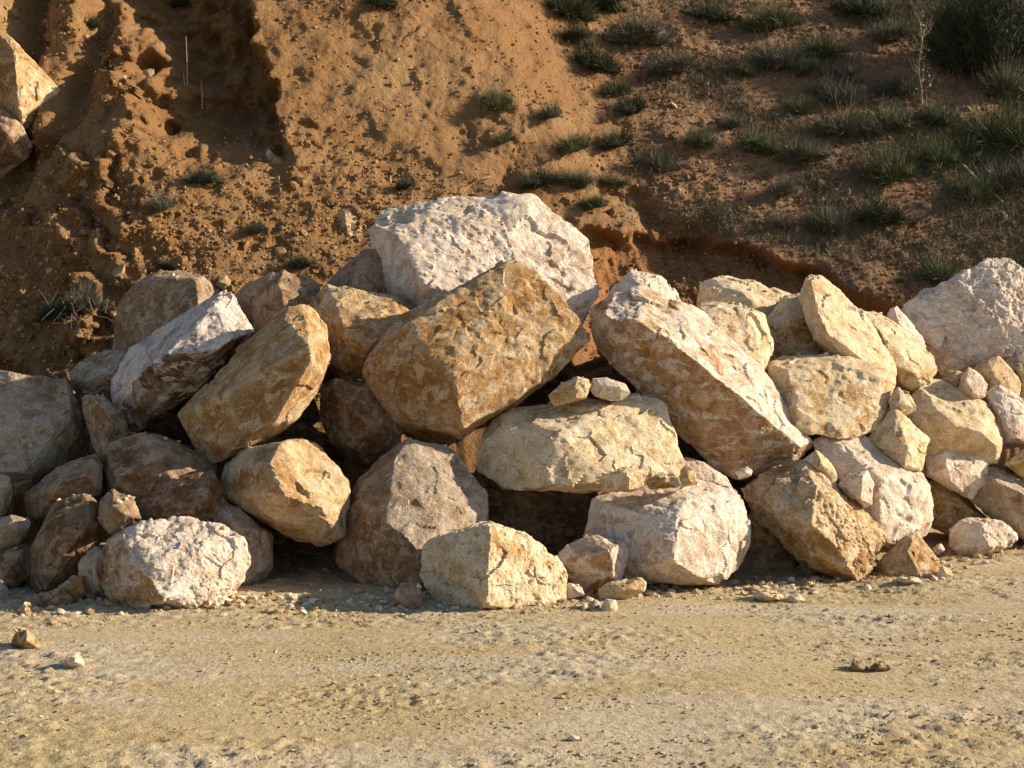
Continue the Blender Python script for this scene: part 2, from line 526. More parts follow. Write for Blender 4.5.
hx = axis([(-60, -12, 3), (-12, -7.2, .3), (-7.2, 8.6, .024), (8.6, 14, .3), (14, 70, 4)])
hz = axis([(-0.6, 0.8, .1), (0.8, 7.2, .024), (7.2, 10, .25), (10, 22, 1.5)])
HX, HZ = np.meshgrid(hx, hz)
HY, HU, HVv, HT = hill_surface(HX.ravel(), HZ.ravel())
HP = np.stack([HX.ravel(), HY, HZ.ravel()], 1)
dark_right = sstep(545, 690, HU + 40 * fbm(HP * .6 + 2, 3))            # darker soil tone on the right
vs_ = scarp(HU)
red = sstep(-8, 6, HVv - vs_) * sstep(540, 610, HU) * (1 - sstep(870, 940, HU))
pale = (1 - sstep(40, 95, HU)) * (1 - sstep(150, 260, HVv)) * 0.8 + 0.5 * np.exp(-((HU - 395) / 40) ** 2 - ((HVv - 95) / 45) ** 2)
hm = NT('ochre_earth')
tc = hm.n('ShaderNodeTexCoord'); v = tc.outputs['Object']
n1 = hm.noise(v, 0.8, 6, 0.6, 0.6); n2 = hm.noise(v, 4.0, 7, 0.65, 0.5); n3 = hm.noise(v, 18.0, 6, 0.65); n4 = hm.noise(v, 75.0, 4, 0.6)
c = hm.mix(hm.ramp(n1, 0.38, 0.64), (0.249, 0.131, 0.051), (0.290, 0.167, 0.076))
c = hm.mix(hm.math('MULTIPLY', hm.attr('pale'), hm.ramp(n2, 0.3, 0.55)), c, (0.345, 0.228, 0.110))
c = hm.mix(hm.math('MULTIPLY', hm.attr('dark_right'), 0.85), c, hm.mix(hm.ramp(n2, .44, .56), (0.22, 0.122, 0.065), (0.29, 0.17, 0.093)))
c = hm.mix(hm.math('MULTIPLY', hm.attr('red'), 0.45), c, (0.355, 0.135, 0.035))
c = hm.mix(hm.math('MULTIPLY', hm.ramp(n2, 0.54, 0.7), 0.5), c, (0.165, 0.088, 0.037))
c = hm.mix(hm.math('MULTIPLY', hm.ramp(n3, 0.57, 0.70), 0.5), c, (0.138, 0.073, 0.034))
c = hm.mix(hm.math('MULTIPLY', hm.ramp(n3, 0.42, 0.30), 0.45), c, (0.345, 0.235, 0.123))
c = hm.mix(1.0, c, hm.mix(n4, (0.8, 0.8, 0.8), (1.18, 1.17, 1.15)), 'MULTIPLY')
hm.l(c, hm.b.inputs['Base Color'])
b = hm.bump(n3, 0.9, 0.06); b = hm.bump(n4, 0.6, 0.014, b); hm.l(b, hm.b.inputs['Normal'])
hill = link('hillside', np_mesh('hillside', HP, grid_faces(len(hx), len(hz)), {'dark_right': dark_right, 'red': red, 'pale': pale}), hm.m)
tag(hill, kind='structure')

def hill_at(px, py):
    """point of the bank seen through a pixel (marching the ray)"""
    Ys = np.linspace(11.5, 26, 600)
    P = np.array([at(px, py, y) for y in Ys])
    s = hill_surface(P[:, 0], P[:, 2])[0]
    k = np.argmax(P[:, 1] >= s)
    return Vector(P[k])


# ------------------------------------------------------------------ the heap: left side
B = 'boulder'
rock(B, 10.7, 0.9, [(-70,388,.2),(0,371,.1),(25,375),(64,381),(74,395),(80,420,.1),(90,455,.2),(60,478,.1),(28,496),(-60,505)],
     [(71,416,-.2),(30,474,-.4),(-40,470,-.45),(-40,400,-.15),(10,420,-.3)], 'grey', 'big shaded greyish boulder at the left edge under the earth bank', rind=.42)
rock(B, 11.1, 0.6, [(68,375,.1),(82,359,.05),(101,352),(125,352),(132,400),(80,404)], [(90,380,-.2),(112,372,-.3)], 'grey',
     'small dim grey boulder peeping up between the left edge boulder and the tilted slab', rind=.45)
rock(B, 10.3, 0.5, [(82,397,.1),(88,394,.05),(104,397),(122,412),(128,436),(118,460),(104,464),(96,452,.05),(86,422,.1)], [(108,415,-.2),(105,448,-.2)], 'grey',
     'narrow upright grey-brown stone right of the left edge boulder', rind=.55)
rock(B, 11.3, 0.8, [(109,385,.25),(111,348,.25),(115,314,.22),(127,291,.18),(141,277,.12),(156,270,.1),(176,270,.1),(197,276,.1),(209,281,.2),(217,292,.25),(222,340,.2),(180,402,.1)],
     [(197,279,-.12),(199,303,-.3),(190,345,-.35),(150,372,-.1)], 'grey', 'tall rounded boulder with a shaded tan face rising behind the tilted slab', rind=.62, rough=.7, rvar=.1)
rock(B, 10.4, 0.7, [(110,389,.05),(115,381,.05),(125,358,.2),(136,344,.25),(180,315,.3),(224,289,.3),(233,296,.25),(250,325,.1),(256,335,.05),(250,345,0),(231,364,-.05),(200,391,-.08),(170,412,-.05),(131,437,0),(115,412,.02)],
     [(142,374,-.2),(168,353,-.32),(203,352,-.36),(216,302,-.02),(232,342,-.25)], 'slab', 'tilted slab with bluish top, sunlit broken edge and dark layered underside', rind=.41, downrind=.6, rvar=.1, strata=1.0)  # downward faces darkened in colour to stand for their shade
rock(B, 10.0, 0.8, [(180,415,.1),(184,427,.1),(194,446,.05),(203,458,.05),(216,465),(240,456,-.05),(278,433,-.1),(301,415,-.1),(320,390,-.05),(329,358,.05),(327,332,.15),(313,313,.2),(303,305,.2),(290,307,.2),(280,311,.2),(259,332,.2),(235,363,.15),(205,392,.12)],
     [(290,313,-.02),(309,343,-.28),(316,375,-.3),(280,420,-.35),(225,395,-.2),(240,440,-.3)], 'ochre', 'ochre boulder leaning left with a thin sunlit top edge, right of the tilted slab', rind=.62, rough=.8)
rock(B, 11.1, 0.7, [(233,296,.15),(249,283,.12),(274,276,.05),(280,270,.05),(288,272,.1),(303,282,.1),(320,287,.15),(326,332,.1),(240,348,.1)],
     [(277,280,-.08),(284,305,-.25),(290,330,-.25)], 'brown', 'bluish brown boulder with a pale pointed tip behind the ochre leaning boulder', rind=.4)
rock(B, 10.8, 0.8, [(312,298,.1),(326,285,.15),(345,290,.2),(400,297,.2),(412,312,.15),(402,335,.05),(370,380,-.05),(350,396,0),(330,372,0),(315,325,.05)],
     [(338,308,-.1),(352,335,-.32),(368,347,-.34),(398,326,-.15)], 'ochre', 'brown boulder with a sunlit crumbly top wedged left of the big tilted block', rind=.65)
rock(B, 11.4, 0.6, [(324,290,.1),(343,267,.1),(352,260,.08),(366,249,.1),(388,250,.1),(392,300),(345,304)], [(362,268,-.12),(370,290,-.2),(345,285,-.1)], 'brown',
     'dark grey-brown rock tucked against the left end of the white top boulder', rind=.35)
rock(B, 10.4, 0.7, [(322,386,.05),(334,380,.05),(365,382),(402,420),(400,452),(375,472),(350,462),(330,442),(320,418)], [(345,400,-.2),(370,425,-.25),(350,445,-.2)], 'brown',
     'dark brown boulder in shade below the left corner of the big tilted block', rind=.6)
rock(B, 9.6, 0.8, [(217,496,.12),(219,483,.15),(223,468,.18),(239,456,.15),(262,439,.12),(278,436,.1),(285,432,.15),(301,437,.2),(317,446,.22),(346,475,.15),(352,482,.12),(349,508,.02),(345,535,-.02),(338,546,0),(298,542,-.08),(264,523,-.08),(240,505,0)],
     [(283,438,-.05),(272,469,-.32),(284,497,-.42),(322,509,-.32),(240,478,-.15),(300,530,-.2)], 'ochre', 'golden ochre boulder with a bright sunlit facet over the dark hollow', rind=.55, rvar=.35)
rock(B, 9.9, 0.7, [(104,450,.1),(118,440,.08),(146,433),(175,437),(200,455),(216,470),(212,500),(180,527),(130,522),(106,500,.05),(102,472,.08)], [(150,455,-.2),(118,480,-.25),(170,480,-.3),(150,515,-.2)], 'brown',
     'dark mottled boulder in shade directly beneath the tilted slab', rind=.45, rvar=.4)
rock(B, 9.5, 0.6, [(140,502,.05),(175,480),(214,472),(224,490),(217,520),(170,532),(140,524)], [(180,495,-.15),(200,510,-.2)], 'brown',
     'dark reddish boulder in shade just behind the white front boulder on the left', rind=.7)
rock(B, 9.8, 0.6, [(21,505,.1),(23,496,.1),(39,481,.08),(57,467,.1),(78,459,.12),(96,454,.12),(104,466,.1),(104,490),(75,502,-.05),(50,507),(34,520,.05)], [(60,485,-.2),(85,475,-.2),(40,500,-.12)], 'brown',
     'pale flat slab in shade sloping down left of the dark mottled boulder', rind=.4)  # pale stone in a dark palette: the shade here is in its colour
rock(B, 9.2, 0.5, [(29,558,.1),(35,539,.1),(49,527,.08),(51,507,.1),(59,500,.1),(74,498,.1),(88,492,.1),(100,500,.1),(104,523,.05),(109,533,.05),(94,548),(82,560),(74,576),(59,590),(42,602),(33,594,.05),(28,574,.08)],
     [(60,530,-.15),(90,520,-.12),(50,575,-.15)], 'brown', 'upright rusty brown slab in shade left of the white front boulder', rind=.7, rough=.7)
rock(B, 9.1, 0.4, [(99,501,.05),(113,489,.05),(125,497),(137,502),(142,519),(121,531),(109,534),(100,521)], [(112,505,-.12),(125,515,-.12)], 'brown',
     'small whitish stone in shade above the white front boulder', rind=.35)  # whitish stone darkened in colour to stand for deep shade
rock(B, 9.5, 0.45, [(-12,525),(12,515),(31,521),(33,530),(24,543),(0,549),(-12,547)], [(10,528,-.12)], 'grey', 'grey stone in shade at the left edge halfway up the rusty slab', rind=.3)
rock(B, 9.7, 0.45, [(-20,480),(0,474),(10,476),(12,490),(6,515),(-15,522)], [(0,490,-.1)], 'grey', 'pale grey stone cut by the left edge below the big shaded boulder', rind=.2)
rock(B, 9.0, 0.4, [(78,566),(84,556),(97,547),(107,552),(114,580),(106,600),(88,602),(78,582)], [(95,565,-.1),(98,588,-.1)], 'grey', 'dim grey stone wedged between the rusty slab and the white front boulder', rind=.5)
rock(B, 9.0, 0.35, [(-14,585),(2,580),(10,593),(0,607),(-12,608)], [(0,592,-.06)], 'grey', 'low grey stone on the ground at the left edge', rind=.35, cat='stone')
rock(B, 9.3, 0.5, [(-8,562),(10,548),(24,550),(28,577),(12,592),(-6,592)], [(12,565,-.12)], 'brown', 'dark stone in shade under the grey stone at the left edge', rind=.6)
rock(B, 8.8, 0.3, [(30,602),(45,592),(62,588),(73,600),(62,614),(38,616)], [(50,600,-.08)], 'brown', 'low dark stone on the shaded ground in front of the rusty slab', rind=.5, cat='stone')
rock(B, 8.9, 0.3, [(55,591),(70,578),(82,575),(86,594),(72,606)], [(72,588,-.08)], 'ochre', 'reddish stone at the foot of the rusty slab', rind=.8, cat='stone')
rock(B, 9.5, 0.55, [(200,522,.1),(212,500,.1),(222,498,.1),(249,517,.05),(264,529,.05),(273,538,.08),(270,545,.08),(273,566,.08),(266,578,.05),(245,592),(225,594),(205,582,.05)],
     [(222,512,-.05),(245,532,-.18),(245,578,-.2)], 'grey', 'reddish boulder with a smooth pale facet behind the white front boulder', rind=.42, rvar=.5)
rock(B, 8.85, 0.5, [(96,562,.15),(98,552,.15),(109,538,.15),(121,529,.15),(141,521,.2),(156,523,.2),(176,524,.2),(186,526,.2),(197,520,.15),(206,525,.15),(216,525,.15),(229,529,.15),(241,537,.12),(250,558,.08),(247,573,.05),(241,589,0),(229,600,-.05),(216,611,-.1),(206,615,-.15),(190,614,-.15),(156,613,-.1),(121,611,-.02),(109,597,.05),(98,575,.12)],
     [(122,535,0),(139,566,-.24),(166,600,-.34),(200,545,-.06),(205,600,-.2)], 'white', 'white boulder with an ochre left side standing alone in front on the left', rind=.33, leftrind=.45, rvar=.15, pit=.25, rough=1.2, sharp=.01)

# ------------------------------------------------------------------ the heap: middle
rock(B, 11.4, 1.1, [(368,227,.15),(378,211,.2),(410,204,.25),(447,197,.3),(487,200,.35),(513,198,.35),(533,197,.35),(553,216,.35),(583,237,.3),(597,250,.28),(602,277,.2),(606,298,.1),(592,328,0),(520,352,-.15),(430,332,-.2),(377,289,.05)],
     [(378,222,.02),(409,251,-.3),(418,286,-.42),(480,300,-.42),(560,305,-.15),(500,225,.1)], 'white', 'huge white rough boulder crowning the top of the heap', rind=.36, pit=.25, rough=1.2, rvar=.15)
rock(B, 10.3, 0.9, [(362,372,.12),(372,343,.15),(407,317,.05),(467,280,.2),(503,262,.28),(520,264,.3),(553,288,.26),(583,320,.18),(590,337,.14),(582,348,.1),(547,381,0),(500,411,-.08),(463,437,-.18),(440,449,-.05),(418,448,.02),(390,425,.1),(368,393,.12)],
     [(412,322,-.1),(421,348,-.26),(456,374,-.40),(464,428,-.40),(500,404,-.26),(545,376,-.08)], 'ochre', 'largest tilted ochre block with a flat craggy face in the middle of the heap', rind=.60, rough=.95, strata=.3, rvar=.06, sharp=.015)
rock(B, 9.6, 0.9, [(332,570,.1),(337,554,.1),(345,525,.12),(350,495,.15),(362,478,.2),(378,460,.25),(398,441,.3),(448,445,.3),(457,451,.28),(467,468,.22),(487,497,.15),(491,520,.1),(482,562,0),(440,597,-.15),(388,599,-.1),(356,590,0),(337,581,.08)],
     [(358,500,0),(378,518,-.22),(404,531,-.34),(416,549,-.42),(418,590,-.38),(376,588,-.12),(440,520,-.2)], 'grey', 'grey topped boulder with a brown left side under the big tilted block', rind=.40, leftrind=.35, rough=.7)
rock(B, 8.85, 0.5, [(419,572,.2),(421,546,.2),(429,538,.2),(444,530,.2),(464,531,.15),(472,523,.15),(485,520,.12),(505,525,.15),(526,532,.15),(540,541,.15),(550,553,.15),(564,562,.12),(568,576,.1),(566,600,.05),(536,608,-.08),(526,615,-.12),(497,612,-.2),(484,612,-.22),(462,610,-.1),(439,602,.02),(425,591,.12)],
     [(489,524,-.1),(488,566,-.26),(485,607,-.30)], 'cream', 'cream boulder split by a sharp vertical ridge at the front centre', rind=.47, rough=.9, rvar=.15, sharp=.008, pit=.3)
rock(B, 8.7, 0.2, [(394,596),(400,585),(411,582),(421,589),(422,605),(409,611),(400,606)], [(410,596,-.05)], 'grey', 'small dark grey rounded stone left of the ridged cream boulder', rind=.3, cat='stone')
rock(B, 10.0, 0.8, [(471,447,.15),(477,441,.18),(497,425,.2),(505,411,.25),(530,409,.28),(569,407,.28),(585,402,.3),(597,395,.32),(630,393,.32),(657,398,.3),(667,407,.28),(673,434,.18),(682,452,.12),(685,463,.08),(675,480,0),(620,491,-.2),(590,487,-.26),(547,490,-.28),(506,489,-.1),(481,472,.08),(473,460,.12)],
     [(500,433,.0),(556,432,-.22),(550,484,-.36),(600,478,-.32),(662,460,-.02),(600,408,.1)], 'cream', 'cream block with a broken sunlit right half under the long slab', rind=.38, strata=.4)
rock(B, 10.05, 0.2, [(548,396),(560,385),(577,376),(589,379),(590,388),(587,398),(571,402),(554,407)], [(578,380,-.05),(576,398,-.06)], 'cream', 'small slanted stone on the cream block, nearer the tilted block', cat='stone', rind=.5)
rock(B, 10.1, 0.2, [(589,388),(593,379),(606,378),(626,384),(630,393),(618,401),(595,397)], [(620,388,-.04),(600,385,-.04)], 'white', 'small pale stone on the cream block, nearer the long slab', cat='stone', rind=.4)
rock(B, 10.5, 0.8, [(591,326,.05),(594,308,.15),(610,295,.25),(643,287,.32),(657,292,.32),(681,302,.3),(697,309,.3),(721,333,.28),(744,351,.26),(763,368,.25),(777,398,.2),(792,417,.16),(801,424,.14),(813,443,.08),(811,451,.05),(797,462,.02),(764,472,0),(735,479,0),(712,469,0),(690,441,0),(669,405,0),(648,383,0),(617,366,.02),(596,350,.03)],
     [(608,304,-.1),(648,328,-.2),(683,351,-.25),(711,379,-.27),(744,398,-.24),(772,421,-.17),(803,447,-.02)], 'white', 'long pinkish slab with sunlit top and mottled brown front sloping down to the right', rind=.48, downrind=.3, leftrind=.25, rvar=.1, strata=.3)
rock(B, 11.3, 0.6, [(608,294,.05),(622,280,.05),(631,271,.1),(660,275,.15),(671,287,.15),(684,301,.1),(682,332),(620,334)], [(635,285,-.12),(660,300,-.15)], 'white', 'white rock peeking over the upper end of the long slab', rind=.2, pit=.3)
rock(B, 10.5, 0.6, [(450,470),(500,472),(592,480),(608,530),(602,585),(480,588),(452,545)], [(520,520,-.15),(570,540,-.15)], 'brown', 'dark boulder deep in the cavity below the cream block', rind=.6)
rock(B, 9.6, 0.8, [(585,530,.1),(592,498,.15),(603,493,.2),(634,489,.25),(660,481,.28),(690,477,.3),(716,483,.28),(731,488,.26),(741,498,.22),(745,515,.18),(752,530,.14),(750,546,.08),(737,569,-.02),(718,585,-.1),(680,584,-.2),(626,581,-.08),(592,573,.05),(584,550,.08)],
     [(605,502,.05),(684,502,-.12),(673,520,-.3),(674,560,-.42),(702,578,-.3),(735,545,-.02),(630,572,-.15)], 'white', 'large rounded white boulder with stones on its flat top, right of centre', rind=.34, leftrind=.2, sharp=.008, chips=5)
rock(B, 10.3, 0.5, [(668,480),(684,458),(704,463),(728,480),(736,494),(700,498),(675,492)], [(690,475,-.1),(712,482,-.08)], 'white', 'half shaded pale rock behind the flat top of the rounded white boulder', rind=.4)
rock(B, 9.5, 0.2, [(600,474),(626,468),(641,470),(644,487),(630,492),(603,490)], [(628,473,-.08),(629,490,-.09)], 'cream', 'blocky stone lying on the rounded white boulder, largest of those on it', cat='stone', rind=.45)
rock(B, 9.55, 0.15, [(645,481),(657,475),(678,479),(679,487),(650,489)], [(665,481,-.05)], 'ochre', 'thin brown stone lying on the rounded white boulder in the middle of its stones', cat='stone', rind=.5)
rock(B, 9.55, 0.15, [(680,479),(688,470),(696,474),(695,485),(683,487)], [(688,479,-.05)], 'cream', 'little upright stone on the rounded white boulder, rightmost of those on it', cat='stone', rind=.6)
rock(B, 9.3, 0.35, [(557,563,.1),(560,554,.1),(569,544,.1),(585,537,.1),(597,535,.1),(622,541,.12),(627,550,.1),(628,565,.08),(620,584,.02),(599,593,-.05),(579,591,.02),(565,579,.08)],
     [(612,549,-.1),(614,580,-.14),(575,560,-.05)], 'white', 'rounded pinkish grey boulder, small, between the ridged cream and the rounded white boulder', rind=.5)
rock(B, 9.05, 0.2, [(598,590),(606,583),(625,582),(642,578),(646,583),(644,592),(626,600),(601,599)], [(622,589,-.07)], 'cream', 'long flat stone on the ground before the rounded white boulder', cat='stone', rind=.4)
rock(B, 9.0, 0.18, [(564,590),(569,583),(581,587),(585,594),(567,599)], [(574,590,-.05)], 'white', 'small pale stone at the right foot of the ridged cream boulder', cat='stone', rind=.3)
rock(B, 8.6, 0.1, [(601,606),(606,599),(616,600),(618,610),(604,616)], [(610,607,-.03)], 'cream', 'small yellow cube-like stone on the ground before the flat stone', cat='stone', rind=.55)
rock(B, 8.62, 0.08, [(581,612),(583,603),(586,603),(590,612),(584,616)], [(585,610,-.02)], 'white', 'tiny bright white splinter standing on the ground by the ridged boulder', cat='stone', rind=.0)
rock(B, 8.7, 0.1, [(588,604),(595,600),(602,604),(601,613),(590,613)], [(595,606,-.03)], 'grey', 'tiny grey stone between the white splinter and the yellow stone', cat='stone', rind=.3)
rock(B, 8.68, 0.1, [(571,611),(576,604),(582,606),(582,614),(573,615)], [(577,609,-.03)], 'grey', 'tiny grey stone left of the white splinter', cat='stone', rind=.4)

# ------------------------------------------------------------------ the heap: right side
rock(B, 9.95, 0.7, [(740,489,.2),(754,474,.25),(789,462,.3),(806,462,.3),(817,471,.28),(850,494,.25),(879,513,.2),(889,527,.14),(884,543,.08),(874,558,.02),(868,574,-.08),(857,587,-.16),(841,583,-.2),(822,572,-.18),(798,559,-.08),(775,535,.05),(749,511,.15)],
     [(815,483,-.08),(811,522,-.32),(795,545,-.22),(848,560,-.30),(857,514,-.05),(878,540,0)], 'ochre', 'golden diamond shaped boulder balanced on its corner with a pitted right face', rind=.5, pit=.5, rvar=.2)
rock(B, 10.3, 0.5, [(735,574),(742,552),(760,545),(785,548),(800,560),(801,584),(760,588),(738,584)], [(765,560,-.1),(770,578,-.12)], 'brown', 'dark low rock in shade under the diamond shaped boulder, beside the rounded white boulder', rind=.5)
rock(B, 10.2, 0.4, [(797,566),(805,556),(818,562),(828,572),(826,588),(799,588)], [(812,572,-.08)], 'brown', 'dark small rock in shade right under the diamond boulder corner', rind=.45, cat='stone')
rock(B, 10.3, 0.4, [(747,516),(756,507),(775,528),(782,548),(752,554),(746,536)], [(762,535,-.08)], 'ochre', 'ochre rock glimpsed in the crack between rounded white and diamond shaped boulders', rind=.7)
rock(B, 10.0, 0.1, [(735,471),(747,466),(752,471),(751,476),(739,479)], [(744,472,-.03)], 'white', 'small bright stone caught below the tip of the long slab', cat='stone', rind=.1)
rock(B, 10.5, 0.8, [(812,437,.2),(825,431,.25),(852,430,.3),(875,446,.3),(918,470,.28),(930,486,.22),(933,514,.16),(928,536,.08),(900,551,-.1),(885,546,-.1),(865,520,0),(840,490,.08),(818,456,.15)],
     [(845,449,.05),(868,472,-.1),(886,484,-.22),(890,540,-.32),(925,488,.05),(838,470,0)], 'white', 'tall white boulder with a fluted front right of the diamond shaped boulder', rind=.33, strata=.5)
rock(B, 10.15, 0.3, [(838,484),(849,475),(867,470),(873,482),(872,505),(866,508),(850,498)], [(862,478,-.1),(862,500,-.1)], 'white', 'pale wedge stone between the diamond shaped and the fluted white boulder', rind=.2, cat='stone')
rock(B, 10.2, 0.3, [(804,459),(816,450),(828,459),(838,476),(835,486),(814,476)], [(822,464,-.08)], 'cream', 'cream stone behind the upper edge of the diamond shaped boulder', rind=.35, cat='stone')
rock(B, 10.05, 0.4, [(872,577,.1),(880,560,.1),(897,548,.1),(906,536,.12),(916,531,.15),(930,548,.12),(939,560,.08),(938,573,.02),(920,580,-.08),(898,583,-.05)], [(907,552,-.05),(920,573,-.14),(890,574,-.06)], 'ochre',
     'squat brown boulder on the ground under the fluted white boulder', rind=.5)
rock(B, 9.85, 0.12, [(936,574),(942,565),(952,571),(956,578),(948,582),(938,581)], [(945,572,-.04)], 'cream', 'crumbly little stone right beside the squat brown boulder', cat='stone', rind=.4)
rock(B, 10.9, 0.12, [(932,549),(941,543),(945,550),(938,555)], [(939,548,-.03)], 'white', 'tiny pale stone in the gap left of the white ground stone', cat='stone', rind=.3)
rock(B, 11.0, 0.4, [(949,530,.1),(957,521,.1),(970,517,.12),(984,520,.12),(1000,521,.12),(1010,528,.1),(1017,537,.06),(1011,547,.02),(990,551,-.05),(976,557,-.08),(957,554,0),(949,546,.06)], [(983,524,-.02),(988,546,-.14),(965,545,-.08)], 'white',
     'white oval stone lying alone on the ground at the far right', rind=.22, pit=.3)
rock(B, 11.6, 0.6, [(918,474),(935,475),(970,497),(996,520),(982,532),(950,536),(926,524)], [(950,505,-.12),(960,520,-.12)], 'cream', 'shaded slab in the hollow behind the white oval stone', rind=.6)
rock(B, 12.0, 0.8, [(697,302,.1),(700,285,.1),(709,279,.1),(727,274,.15),(746,280,.15),(768,290,.15),(792,296,.1),(787,332),(740,344),(699,334)], [(715,290,-.1),(752,300,-.25),(745,325,-.25)], 'cream', 'flat topped cream rock highest behind the yellow cube block', rind=.3)
rock(B, 10.95, 0.6, [(698,306,.1),(704,301,.15),(729,303,.2),(754,309,.2),(766,315,.2),(773,345,.1),(766,370,0),(720,374,0),(700,342,.05)], [(706,308,-.14),(752,314,.0),(759,360,-.1),(707,345,-.2)], 'cream', 'yellow cube-like block behind the middle of the long slab', rind=.35)
rock(B, 11.6, 0.6, [(764,323,.1),(774,309,.12),(786,294,.15),(800,293,.15),(832,310,.1),(836,357),(775,362),(767,342,.05)], [(789,319,-.12),(793,352,-.2)], 'cream', 'shaded pointed rock between the yellow cube block and the leaning pale slab', rind=.5)
rock(B, 11.3, 0.5, [(799,300,.05),(803,285,.1),(810,275,.15),(825,276,.2),(842,286,.22),(856,302,.22),(869,320,.2),(881,345,.18),(897,371,.12),(899,383,.1),(890,396,.05),(865,387,0),(856,361,-.05),(832,359,-.05),(817,349,-.02),(808,325,.02)],
     [(811,280,-.02),(817,307,-.14),(828,335,-.22),(846,346,-.2),(884,380,-.06)], 'cream', 'pale pointed slab leaning right above the yellow box boulder', rind=.16, rvar=.15, strata=.35)
rock(B, 11.6, 0.6, [(858,310,.1),(869,310,.12),(886,317,.15),(906,329,.16),(922,345,.15),(934,359,.12),(937,370,.08),(929,383,.02),(917,391,0),(905,388,0),(890,372,.02),(868,342,.05)], [(880,331,-.1),(915,372,-.12),(896,366,-.16)], 'cream', 'yellow slab leaning right, squeezed between the pale pointed slab and the big far right boulder', rind=.45)
rock(B, 12.0, 0.4, [(884,320),(890,309),(896,306),(909,321),(924,341),(927,353),(915,362),(895,342)], [(900,325,-.08)], 'white', 'thin white sliver behind the yellow leaning slab', rind=.1)
rock(B, 12.4, 1.1, [(897,308,.2),(910,299,.2),(941,292,.22),(961,278,.25),(976,264,.3),(990,258,.32),(1003,258,.32),(1014,261,.32),(1035,275,.3),(1065,310,.2),(1065,347,.05),(1024,357,-.1),(1000,360,-.15),(980,364,-.15),(965,370,-.12),(945,372,0),(933,362,.08),(917,336,.15)],
     [(950,310,.06),(944,352,-.04),(1000,340,-.14),(998,285,.1),(1040,335,-.05)], 'white', 'big pocked white boulder cut by the right edge at the top of the heap', rind=.42, pit=.5, rough=1.3, sharp=.006)
rock(B, 10.8, 0.8, [(764,368,.2),(780,354,.25),(806,355,.28),(856,356,.28),(887,364,.26),(891,390,.2),(887,423,.1),(872,437,-.05),(840,438,-.18),(799,432,-.27),(790,416,-.12),(775,386,.1)], [(784,360,.05),(793,386,-.12),(798,417,-.25),(850,424,-.16),(880,378,.1)], 'cream',
     'yellow box shaped boulder with a wide sunlit front right of the long slab', rind=.52, rvar=.1)
rock(B, 10.9, 0.3, [(888,401),(898,387),(908,394),(916,409),(903,416),(891,413)], [(901,402,-.08)], 'cream', 'small cream stone right of the yellow box boulder', cat='stone', rind=.4)
rock(B, 10.7, 0.5, [(866,441,.1),(882,420,.12),(896,408,.15),(910,424,.14),(929,440,.1),(924,451,.04),(921,471,0),(905,472,-.02),(884,457,.02)], [(895,435,-.05),(907,447,-.14),(905,466,-.12)], 'cream', 'yellowish wedge boulder between the yellow box and the fluted white boulder', rind=.42)
rock(B, 11.4, 0.8, [(901,421,.1),(912,395,.15),(929,378,.22),(938,376,.25),(961,388,.25),(990,406,.22),(998,415,.2),(1004,443,.1),(997,463,.02),(975,461,0),(925,468,0),(911,442,.05)], [(915,416,-.02),(954,424,-.2),(982,432,-.2),(996,444,-.1),(935,385,.12)], 'cream',
     'broad cream slab dipping to the right with a shaded front under the far right boulder', rind=.38)
rock(B, 11.8, 0.3, [(942,380),(957,370),(968,376),(967,389),(955,392)], [(955,379,-.06)], 'cream', 'small yellow stone under the left foot of the big pocked boulder', cat='stone', rind=.5)
rock(B, 11.6, 0.3, [(958,389),(962,376),(969,367),(980,374),(988,385),(985,397),(974,400)], [(966,380,-.08),(972,392,-.1)], 'white', 'pointed pale stone standing on the broad cream slab', cat='stone', rind=.3)
rock(B, 12.0, 0.5, [(973,368),(985,359),(998,357),(1008,364),(1021,385),(1019,404),(990,408),(979,392)], [(992,370,-.12),(1000,390,-.15)], 'ochre', 'ochre boulder half in shade under the big pocked boulder', rind=.35)
rock(B, 12.2, 0.5, [(1002,361),(1024,352),(1047,360),(1050,397),(1025,405),(1014,387)], [(1022,372,-.12)], 'grey', 'grey shaded rock at the right edge under the big pocked boulder', rind=.3)
rock(B, 11.6, 0.6, [(985,392,.1),(1000,386,.12),(1013,392,.12),(1022,407,.12),(1047,420,.1),(1047,442),(1024,447,-.02),(1003,449,-.02),(997,420,.05)], [(1003,417,-.1),(1022,413,-.05),(1015,440,-.16)], 'white', 'pinkish white boulder at the right edge beside the broad cream slab', rind=.45)
rock(B, 11.4, 0.5, [(1007,464),(1026,446),(1052,448),(1052,477),(1022,477)], [(1030,460,-.1)], 'cream', 'yellow corner of rock at the right edge above the bluish block', rind=.6)
rock(B, 11.3, 0.6, [(919,472,.1),(922,452,.12),(933,440,.15),(943,436,.18),(966,445,.18),(975,453,.15),(990,458,.12),(986,481,.04),(971,499,0),(945,486,0)], [(944,452,-.05),(948,478,-.16),(968,472,-.06)], 'white', 'white rippled boulder resting on the bluish block at the right', rind=.3)
rock(B, 11.4, 0.8, [(969,471,.1),(980,462,.2),(993,460,.22),(1024,473,.25),(1052,488,.22),(1060,545,0),(1024,545,0),(1008,532,.02),(992,519,.05),(969,499,.08)], [(972,473,-.02),(1000,482,-.16),(1032,500,-.18),(1028,535,-.14)], 'grey', 'bluish topped block at the right edge above the white oval stone', rind=.42)

